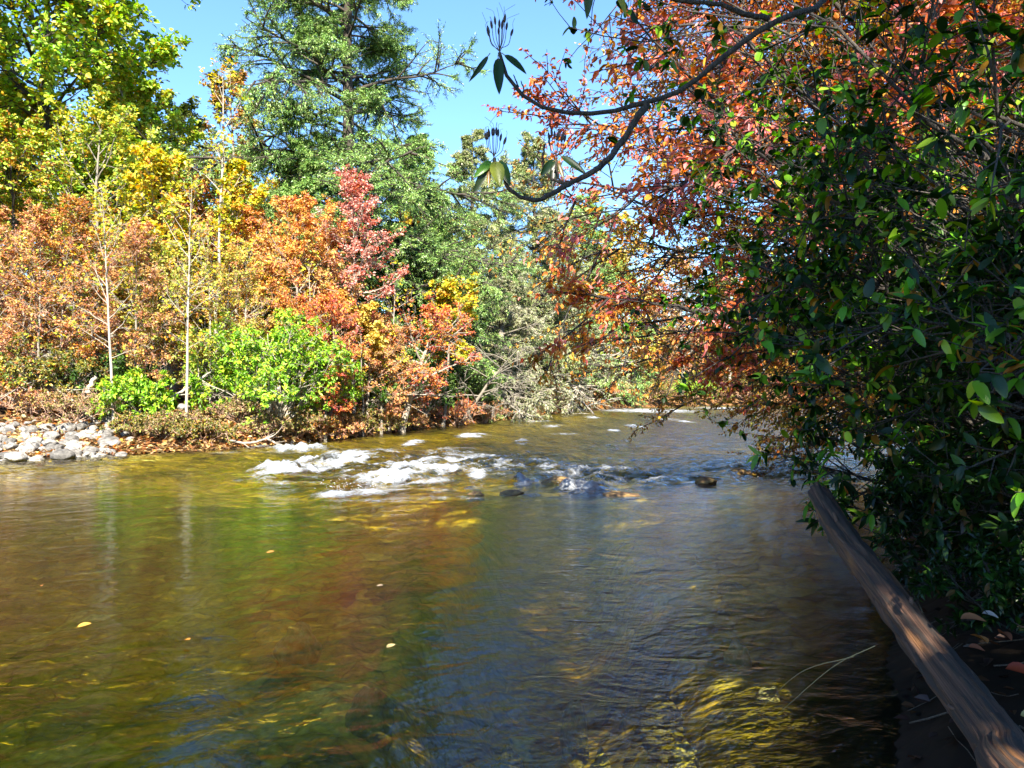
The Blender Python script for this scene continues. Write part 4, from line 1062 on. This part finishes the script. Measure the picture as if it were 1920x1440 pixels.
def log():
    pts = smooth_line([(1.62, 1.5, gz(1.62, 1.5) + .05), P(1925, 1480, 2.6), P(1878, 1400, 2.9), P(1785, 1280, 3.3), P(1700, 1165, 3.72), P(1640, 1085, 4.1), P(1590, 1020, 4.5), P(1545, 945, 5.0), P(1528, 912, 5.2)], 160)
    root = thing('log', 'weathered barkless log leaning from the dark bank out over the water', 'log', pts[0])
    K, S = len(pts), 56
    t = np.linspace(0, 1, K)
    T = unit(np.gradient(pts, axis=0)); A = unit(np.cross(T, np.array([0, 0, 1.0]))); B = np.cross(A, T)
    th = np.arange(S) / S * 2 * math.pi
    G, TH = np.meshgrid(t, th, indexing='ij')
    rad = (.102 - .040 * G) * (1 + .12 * pn(np.cos(TH) * 1.3 + G * 6, np.sin(TH) * 1.3 + 3, 61) + .12 * pn(TH * 5 / 1.0, G * 3, 62) + .10 * pn(TH * 11 / 1.0, G * 7, 63) + .06 * pn(TH * 3 / 1.0, G * 26, 64) * (np.minimum(TH, 2 * math.pi - TH) > .3))
    crack = np.exp(-((TH - 3.6 - .5 * np.sin(G * 9)) / .09) ** 2) * sstep(.25, .4, G) * sstep(.95, .8, G)
    rad = rad * (1 - .38 * crack)
    rad = rad * (1 - .75 * sstep(.972, 1.0, G + .02 * pn(TH * 2.2, G * 0, 5)))
    bark_ = sstep(.05, .22, fbm(np.cos(TH) * 1.6 + G * 5.5, np.sin(TH) * 1.6 + G * 1.3, 4, 66) - .10 + .5 * (G < .22))
    rad = rad + .007 * bark_ * (1 + .6 * pn(TH * 9, G * 40, 67))
    V = pts[:, None] + A[:, None] * (np.cos(TH) * rad)[..., None] + B[:, None] * (np.sin(TH) * rad)[..., None] - pts[0]
    idx = np.arange(K * S).reshape(K, S); nx = np.roll(idx, -1, 1)
    Fq = np.stack([idx[:-1], nx[:-1], nx[1:], idx[1:]], -1).reshape(-1, 4)
    col = np.stack([np.abs(TH / math.pi - 1), G * 3, bark_], -1).reshape(-1, 3)
    mb = MB(); mb.add(V, Fq, 0, col)
    wood = wood_material()
    mb.build('trunk', [wood], root)
    for k, (i, a, ln) in enumerate(((124, 2.4, .10), (135, 1.9, .07), (68, 3.0, .06), (96, 1.2, .05))):
        c = pts[i] - pts[0]; d = A[i] * math.cos(a) + B[i] * math.sin(a) + T[i] * .9
        q = smooth_line([c + (A[i] * math.cos(a) + B[i] * math.sin(a)) * .05, c + (A[i] * math.cos(a) + B[i] * math.sin(a)) * .07 + unit(d[None])[0] * ln * .6, c + unit(d[None])[0] * ln * 1.3], 7)
        mb2 = MB(); tubes(mb2, q[None], np.linspace(.014, .003, 7)[None], 7, 0, (.3, 1, 0))
        mb2.build('splinter', [wood], root)


log()


# ------------------------------------------------------------------ stones
def rock_material(name, c1, c2, moss=None):
    m, nt, N, L, out = newmat(name)
    tc = N.new('ShaderNodeTexCoord'); oi = N.new('ShaderNodeObjectInfo')
    ad = N.new('ShaderNodeVectorMath'); ad.operation = 'MULTIPLY_ADD'; ad.inputs[1].default_value = (1, 1, 1)
    sc = N.new('ShaderNodeVectorMath'); sc.operation = 'SCALE'; sc.inputs[0].default_value = (17, 31, 23); L.new(oi.outputs['Random'], sc.inputs['Scale'])
    L.new(tc.outputs['Object'], ad.inputs[0]); L.new(sc.outputs[0], ad.inputs[2])
    n1 = N.new('ShaderNodeTexNoise'); n1.inputs['Scale'].default_value = 2.2; n1.inputs['Detail'].default_value = 8; n1.inputs['Roughness'].default_value = .65
    L.new(ad.outputs[0], n1.inputs['Vector'])
    cr = N.new('ShaderNodeValToRGB'); cr.color_ramp.elements[0].position = .35; cr.color_ramp.elements[0].color = (*c1, 1); cr.color_ramp.elements[1].position = .65; cr.color_ramp.elements[1].color = (*c2, 1)
    if moss:
        e = cr.color_ramp.elements.new(.5); e.color = (*moss, 1)
    L.new(n1.outputs[0], cr.inputs[0])
    hs = N.new('ShaderNodeHueSaturation'); mr = N.new('ShaderNodeMapRange'); mr.inputs[3].default_value = .40; mr.inputs[4].default_value = 1.25
    L.new(oi.outputs['Random'], mr.inputs[0]); L.new(mr.outputs[0], hs.inputs['Value']); L.new(cr.outputs[0], hs.inputs['Color'])
    bp = N.new('ShaderNodeBump'); bp.inputs['Strength'].default_value = .5; bp.inputs['Distance'].default_value = .05; L.new(n1.outputs[0], bp.inputs['Height'])
    pb = N.new('ShaderNodeBsdfPrincipled'); pb.inputs['Roughness'].default_value = .85
    L.new(hs.outputs[0], pb.inputs['Base Color']); L.new(bp.outputs[0], pb.inputs['Normal']); L.new(pb.outputs[0], out.inputs[0])
    return m


ROCK_PALE = rock_material('pale_river_stone', (.09, .082, .072), (.36, .335, .30))
ROCK_BED = rock_material('algae_stone', (.20, .19, .06), (.58, .58, .34), (.36, .34, .12))
ROCK_WET = rock_material('wet_brown_stone', (.10, .06, .03), (.36, .25, .08), (.22, .13, .05))


def rock_mesh(name, seed, mat, n=12, ang=.35):
    rng = np.random.default_rng(seed)
    mb = MB()
    cuts = unit(rng.normal(0, 1, (9, 3))); off = rng.uniform(.62, .95, 9)
    u = np.tan(np.linspace(-math.pi / 4, math.pi / 4, n))
    for ax in range(3):
        for sg in (1, -1):
            a, b = np.meshgrid(u, u)
            p = np.zeros((n, n, 3)); p[..., ax] = sg; p[..., (ax + 1) % 3] = a * sg; p[..., (ax + 2) % 3] = b
            p = unit(p).reshape(-1, 3)
            r = np.ones(len(p))
            for c, o in zip(cuts, off):
                h = p @ c
                lim = np.where(h > .05, o / np.maximum(h, .05), 9)
                r = np.minimum(r, np.maximum(lim, .55))
            r = r * (1 + ang * .25 * pn(p[:, 0] * 2 + seed, p[:, 1] * 2 + p[:, 2] * 1.7, seed))
            idx = np.arange(n * n).reshape(n, n)
            mb.add(p * r[:, None], np.stack([idx[:-1, :-1], idx[:-1, 1:], idx[1:, 1:], idx[1:, :-1]], -1), 0)
    return mb.mesh(name, [mat])


PALE = [rock_mesh('cobble', 300 + i, ROCK_PALE) for i in range(6)]
BED = [rock_mesh('submerged_stone', 320 + i, ROCK_BED, 16, .6) for i in range(4)]
WET = [rock_mesh('boulder', 340 + i, ROCK_WET, 18, .5) for i in range(3)]


def stone(name, me, loc, sc, rz, label, cat, group=None, tilt=(0, 0)):
    o = bpy.data.objects.new(name, me); COL.objects.link(o)
    o.location = tuple(float(v) for v in loc); o.scale = sc; o.rotation_euler = (tilt[0], tilt[1], rz)
    return tag(o, label, cat, group)


rq = random.Random(17)
for (px, py, w, lab) in [(88, 826, 36, 'largest smooth pale boulder in the middle of the stony beach'), (118, 852, 40, 'broad pale stone at the water edge of the stony beach'), (30, 856, 34, 'low pale stone touching the water at the frame edge'),
                         (152, 797, 26, 'pale stone highest on the bright end of the stony beach'), (345, 762, 22, 'white stone beside the foot of the thin pale sapling'), (325, 782, 30, 'flat pale stone on the leaf-strewn bank before the thin sapling'), (168, 824, 24, 'pale angular stone where the beach meets the brown bank')]:
    Y = CAMZ * F / (py + 8 - HY) if py > 845 else 20.5 + (850 - py) * .03
    x = (px - 960) / F * Y; s = w / F * Y * .5
    z = P(px, py, Y)[2]
    stone('boulder', PALE[rq.randrange(6)], (x, Y, max(z, gz(x, Y)) - s * .1), (s * 1.15, s, s * .72), rq.uniform(0, 6), lab, 'boulder')
n = 0
while n < 260:
    px = rq.uniform(-60, 250); Y = rq.uniform(18.2, 23.5); x = (px - 960) / F * Y
    d, sd = bank(np.array([x]), np.array([Y])); d = float(d[0])
    if not (-.5 < d < 3.4) or rq.random() < max(0, (px - 190) / 90) or rq.random() < max(0, (d - 1.8) / 2.2):
        continue
    s = rq.choice([.05, .06, .08, .09, .11, .14, .18]) * rq.uniform(.8, 1.25)
    stone('cobble', PALE[rq.randrange(6)], (x, Y, gz(x, Y) + s * .25), (s * rq.uniform(1, 1.5), s, s * rq.uniform(.6, .85)), rq.uniform(0, 6.28), 'pale rounded cobble of the stony beach across the water', 'cobble', 'cobbles of the stony beach', (rq.uniform(-.3, .3), rq.uniform(-.3, .3)))
    n += 1
for (px, py, w, h, lab) in [(1040, 906, 60, 20, 'brown wet boulder breaking the surface in the rapids'), (1110, 908, 70, 15, 'golden flat boulder over which the rapids pour'), (892, 927, 32, 12, 'small orange stone just below the white water'),
                            (1170, 927, 80, 9, 'flat ledge stone at the downstream end of the white water'), (650, 893, 70, 16, 'dark drowned boulder under the largest white wave'), (560, 866, 60, 12, 'golden drowned boulder beneath the smooth hump of water'),
                            (1330, 906, 36, 12, 'small dark boulder in the shaded riffle'), (1395, 884, 44, 16, 'dark boulder raising the black standing wave'), (745, 892, 40, 14, 'dark boulder parting the middle of the white water'), (845, 868, 34, 9, 'wet stone at the upstream side of the white water'), (960, 925, 40, 9, 'amber flat stone between two tongues of foam')]:
    Y = CAMZ * F / (py + 4 - HY); x = (px - 960) / F * Y; k = Y / F
    up = .04 if (px in (1395, 745, 960)) else {906: .09, 927: .02}.get(py, -.06)
    stone('boulder', WET[rq.randrange(3)], (x, Y + .2, up - h * k * .55), (w * k * .62, w * k * .6, h * k * .9), rq.uniform(-.3, .3), lab, 'boulder')
for (px, py, w, h, lab) in [(655, 952, 80, 14, 'pale yellow drowned slab below the first white wave'), (980, 948, 75, 16, 'broad lemon coloured drowned slab below the boulders'), (1385, 1212, 55, 28, 'bright green-white drowned stone in dappled light'),
                            (1245, 1318, 80, 48, 'large whitish drowned stone in the near shallows'), (1080, 1325, 55, 45, 'mottled drowned stone beside the large whitish one'), (960, 1418, 70, 45, 'yellow drowned stone at the bottom frame edge'), (1130, 1420, 50, 36, 'small drowned stone at the bottom frame edge'),
                            (1440, 1300, 60, 40, 'dim green drowned stone near the dark bank'), (1370, 1100, 50, 14, 'golden drowned stone far in front of the log'), (1320, 1022, 40, 9, 'pale drowned stone in the riffle beyond the log'), (1280, 1400, 60, 40, 'reddish drowned stone in the near shallows'), (700, 1300, 90, 45, 'golden drowned stone in the sunlit shallows'), (560, 1180, 80, 30, 'ochre drowned stone in mid stream'), (800, 1130, 60, 20, 'small ochre drowned stone at the shadow line')]:
    Y = CAMZ * F / (py - HY) * 1.06; x = (px - 960) / F * Y; k = Y / F
    g = gz(x, Y)
    hz = min(.22, max(.08, h * k * .8)) if py < 1180 else .2
    stone('submerged_stone', BED[rq.randrange(4)], (x, Y, min(g + hz * .25, -.06 - hz * .75) if py < 1180 else -.10 - hz * .75), (w * k * .55, min(w * k * .5, .5), hz), rq.uniform(-.5, .5), lab, 'stone', 'drowned stones of the river')


# ------------------------------------------------------------------ leaf litter and fallen leaves
def litter(name, n, seed, fn, pal, size, label=None):
    rng = np.random.default_rng(seed)
    x, y = fn(rng, n)
    d, _ = bank(x, y)
    k = d > .02
    x, y = x[k], y[k]
    z = ground_z(x, y) + .012 + rng.random(len(x)) * .03
    pos = np.stack([x, y, z], -1)
    D = unit(rng.normal(0, 1, pos.shape) * np.array([1, 1, .25])); Nn = unit(rng.normal(0, .45, pos.shape) + np.array([0, 0, 1]))
    mb = MB(); L_ = size * rng.uniform(.6, 1.3, len(x))
    leaves2(mb, pos, D, Nn, L_, L_ * .6, palette(rng, len(x), pal, jitter=.3), 0)
    tag(mb.build(name, [LEAF]), kind='stuff')


def far_pts(rng, n):
    i = rng.integers(3, 11, n); t = rng.random(n)
    a = POLY[i]; b = POLY[i + 1]
    e = unit(b - a); nrm = np.stack([-e[:, 1], e[:, 0]], -1)
    p = a + (b - a) * t[:, None] + nrm * (rng.random(n) ** 1.5 * 5)[:, None]
    return p[:, 0], p[:, 1]


LITTER = [((.36, .22, .09), 4), ((.44, .30, .15), 4), ((.30, .11, .04), 2), ((.12, .07, .03), 4), ((.50, .34, .10), 1.5), ((.45, .17, .03), 1.5)]
litter('fallen_leaves', 36000, 401, far_pts, LITTER, .15)
litter('fallen_leaves', 2200, 402, lambda r, n: (r.uniform(.6, 7, n), r.uniform(1.2, 9, n)), [((.04, .016, .008), 4), ((.07, .028, .010), 3), ((.02, .012, .008), 5)], .08)  # near-bank litter tones darkened to paint in its deep shade
rl = np.random.default_rng(33)
for (px, py, Y, L_, col, lab) in [(1800, 1160, 3.75, .10, (.36, .14, .06), 'curled russet leaf lying on the dark bank above the log'), (1872, 1185, 3.6, .09, (.30, .10, .05), 'brown leaf lying next to the curled russet one'), (1850, 1205, 3.5, .08, (.42, .16, .05), 'orange-brown leaf half under the russet ones'),
                                  (1885, 1252, 3.35, .11, (.30, .05, .02), 'shiny dark red leaf on the dark bank'), (1815, 1212, 3.5, .06, (.25, .08, .04), 'small red-brown leaf against the log'), (1840, 1150, 3.8, .07, (.50, .40, .34), 'pale dry leaf upright among the russet ones'),
                                  (1912, 1340, 3.0, .08, (.50, .34, .12), 'tan leaf on the bank at the frame edge')]:
    p = P(px, py, Y); x, y = p[0], p[1]
    o_loc = np.array([x, y, max(gz(x, y) + .03, p[2])])
    mb = MB()
    leaves_big(mb, np.zeros((1, 3)), np.array([[rl.normal(), rl.normal() * .5, .15]]), np.array([[rl.normal() * .3, -.5, 1.0]]), np.array([L_]), np.array([L_ * .55]), np.array([col]), 0, droop=np.array([.3]), cup=.3)
    o = mb.build('fallen_leaf', [GLOSSY], None, tuple(float(v) for v in o_loc))
    tag(o, lab, 'leaf', 'fallen leaves on the near bank')
for (px, py, L_, col, lab) in [(146, 1183, .09, (.55, .30, .05), 'yellow leaf floating among glints in the sunlit water'), (348, 1207, .06, (.52, .20, .03), 'small orange leaf floating in mid stream'), (706, 1105, .07, (.50, .36, .22), 'pale leaf floating at the edge of the shadow'), (725, 1222, .06, (.50, .38, .16), 'tan leaf floating where shadow and sun meet'),
                               (500, 1042, .08, (.48, .22, .05), 'rust leaf floating upstream of the others'), (75, 1105, .06, (.48, .18, .05), 'small rust leaf floating near the frame edge')]:
    Y = CAMZ * F / (py - HY); p = P(px, py, Y)
    mb = MB()
    leaves_big(mb, np.zeros((1, 3)), np.array([[1.0, rl.normal() * .6, .05]]), np.array([[.1, -.2, 1.0]]), np.array([L_]), np.array([L_ * .65]), np.array([col]), 0, droop=np.array([-.15]), cup=.2)
    tag(mb.build('floating_leaf', [LEAF], None, (float(p[0]), float(p[1]), .03)), lab, 'leaf', 'leaves floating on the river')

# driftwood and fallen branches on the far bank
for k, (pts, r, lab) in enumerate([([(430, 826, 22.2), (470, 830, 22.3), (512, 818, 22.6)], .035, 'grey driftwood stick lying along the water line'), ([(500, 822, 22.8), (530, 836, 22.6), (556, 840, 22.7)], .03, 'bent grey stick dipping into the water below the brambles'),
                                   ([(320, 748, 23.5), (360, 722, 23.8), (405, 690, 24.2)], .05, 'pale fallen limb lying upslope behind the thin sapling'), ([(158, 742, 22.6), (172, 718, 22.7), (182, 706, 22.8)], .09, 'broken pale stump leaning above the stony beach'),
                                   ([(502, 768, 24.0), (512, 745, 24.2), (522, 728, 24.4)], .085, 'stout white leaning stem at the base of the large green shrub'), ([(700, 752, 29.0), (760, 740, 29.4), (830, 742, 30)], .03, 'tangle of thin bare branches over the water by the leaning trunk')]):
    L = smooth_line([P(*p) for p in pts], 14)
    o0 = L[0].copy(); mb = MB()
    L = L - o0 + np.random.default_rng(k).normal(0, r * .25, L.shape)
    tubes(mb, L[None], np.linspace(r, r * .55, 14)[None], 8)
    rk = np.random.default_rng(50 + k)
    if k in (0, 1, 2, 5):
        Sp, sl_, si = offshoots(rk, L[None], np.array([np.linalg.norm(L[-1])]), 14 if k == 5 else 5, .1, 35, .3, .7, .6, 5, .1)
        tubes(mb, Sp, np.full((len(Sp), 1), r * .4) * np.linspace(1, .4, 5)[None], 5)
    tag(mb.build('driftwood', [BARK_PALE], None, tuple(float(v) for v in o0)), lab, 'driftwood')

# grass blades leaning over the near water
for k, (pts, lab) in enumerate([([(1600, 1230, 3.0), (1500, 1260, 3.1), (1418, 1335, 3.2)], 'dark bent grass stem dipping its tip in the near water'), ([(1640, 1210, 3.1), (1560, 1250, 3.1), (1455, 1340, 3.1)], 'thin grass stem beside the dark bent one'),
                                ([(1850, 1150, 3.4), (1760, 1060, 3.9), (1700, 985, 4.3)], 'green grass blade standing up behind the log'), ([(1730, 1150, 3.6), (1715, 1120, 3.7), (1690, 1095, 3.8)], 'short bright grass blade at the edge of the log')]):
    L = smooth_line([P(*p) for p in pts], 16); o0 = L[0].copy(); mb = MB()
    tubes(mb, (L - o0)[None], np.linspace(.0022, .0007, 16)[None], 5, 0, (.10, .25, .07))
    tag(mb.build('grass_stem', [BARK_DARK], None, tuple(float(v) for v in o0)), lab, 'grass')

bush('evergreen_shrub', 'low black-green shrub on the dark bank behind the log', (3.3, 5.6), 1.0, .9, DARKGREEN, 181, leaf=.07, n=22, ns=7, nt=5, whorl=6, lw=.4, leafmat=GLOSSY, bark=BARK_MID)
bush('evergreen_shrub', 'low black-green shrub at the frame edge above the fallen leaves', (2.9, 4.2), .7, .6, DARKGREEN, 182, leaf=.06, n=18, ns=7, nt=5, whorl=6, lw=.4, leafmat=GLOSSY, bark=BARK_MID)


# ------------------------------------------------------------------ spray over the rapids, twigs on the near bank
def spray():
    r = np.random.default_rng(600); c = []
    for (px, py, w, h, st) in FOAM:
        if st < .7 or py < 840:
            continue
        d = CAMZ * F / (py - HY); n = int(w * 1.2)
        x = (px - 960 + r.normal(0, w * .55, n)) / F * d
        y = d + r.normal(0, .22, n); z = .10 + np.abs(r.normal(0, .07, n))
        c.append(np.stack([x, y, z], -1))
    c = np.concatenate(c); n = len(c)
    sz = r.uniform(.003, .008, n)[:, None, None]
    cube = np.array([[-1, -1, -1], [1, -1, -1], [1, 1, -1], [-1, 1, -1], [-1, -1, 1], [1, -1, 1], [1, 1, 1], [-1, 1, 1]], float) / 1.73
    V = c[:, None] + cube[None] * sz
    q = np.array([[0, 3, 2, 1], [4, 5, 6, 7], [0, 1, 5, 4], [1, 2, 6, 5], [2, 3, 7, 6], [3, 0, 4, 7]])
    f = (np.arange(n)[:, None, None] * 8 + q[None]).reshape(-1, 4)
    mb = MB(); mb.add(V, f, 0, (.62, .66, .70))
    tag(mb.build('water_spray', [BARK_TINT]), kind='stuff')


spray()
r_ = np.random.default_rng(610)
tx = r_.uniform(.9, 6, 260); ty = r_.uniform(1.5, 8.5, 260); td, _ = bank(tx, ty); k_ = td > .12; tx, ty = tx[k_], ty[k_]
ta = r_.uniform(0, 6.28, len(tx)); tl = r_.uniform(.06, .4, len(tx))
tp_ = np.zeros((len(tx), 4, 3))
for j in range(4):
    xx = tx + np.cos(ta) * tl * (j / 3 - .5) + r_.normal(0, .008, len(tx)); yy = ty + np.sin(ta) * tl * (j / 3 - .5) + r_.normal(0, .008, len(tx))
    tp_[:, j] = np.stack([xx, yy, ground_z(xx, yy) + .012 + .02 * r_.random(len(tx))], -1)
mb = MB(); tubes(mb, tp_, np.repeat(r_.uniform(.0015, .006, len(tx))[:, None], 4, 1), 5, 0, (.5, .42, .36))
tag(mb.build('fallen_twigs', [BARK_GREY]), kind='stuff')
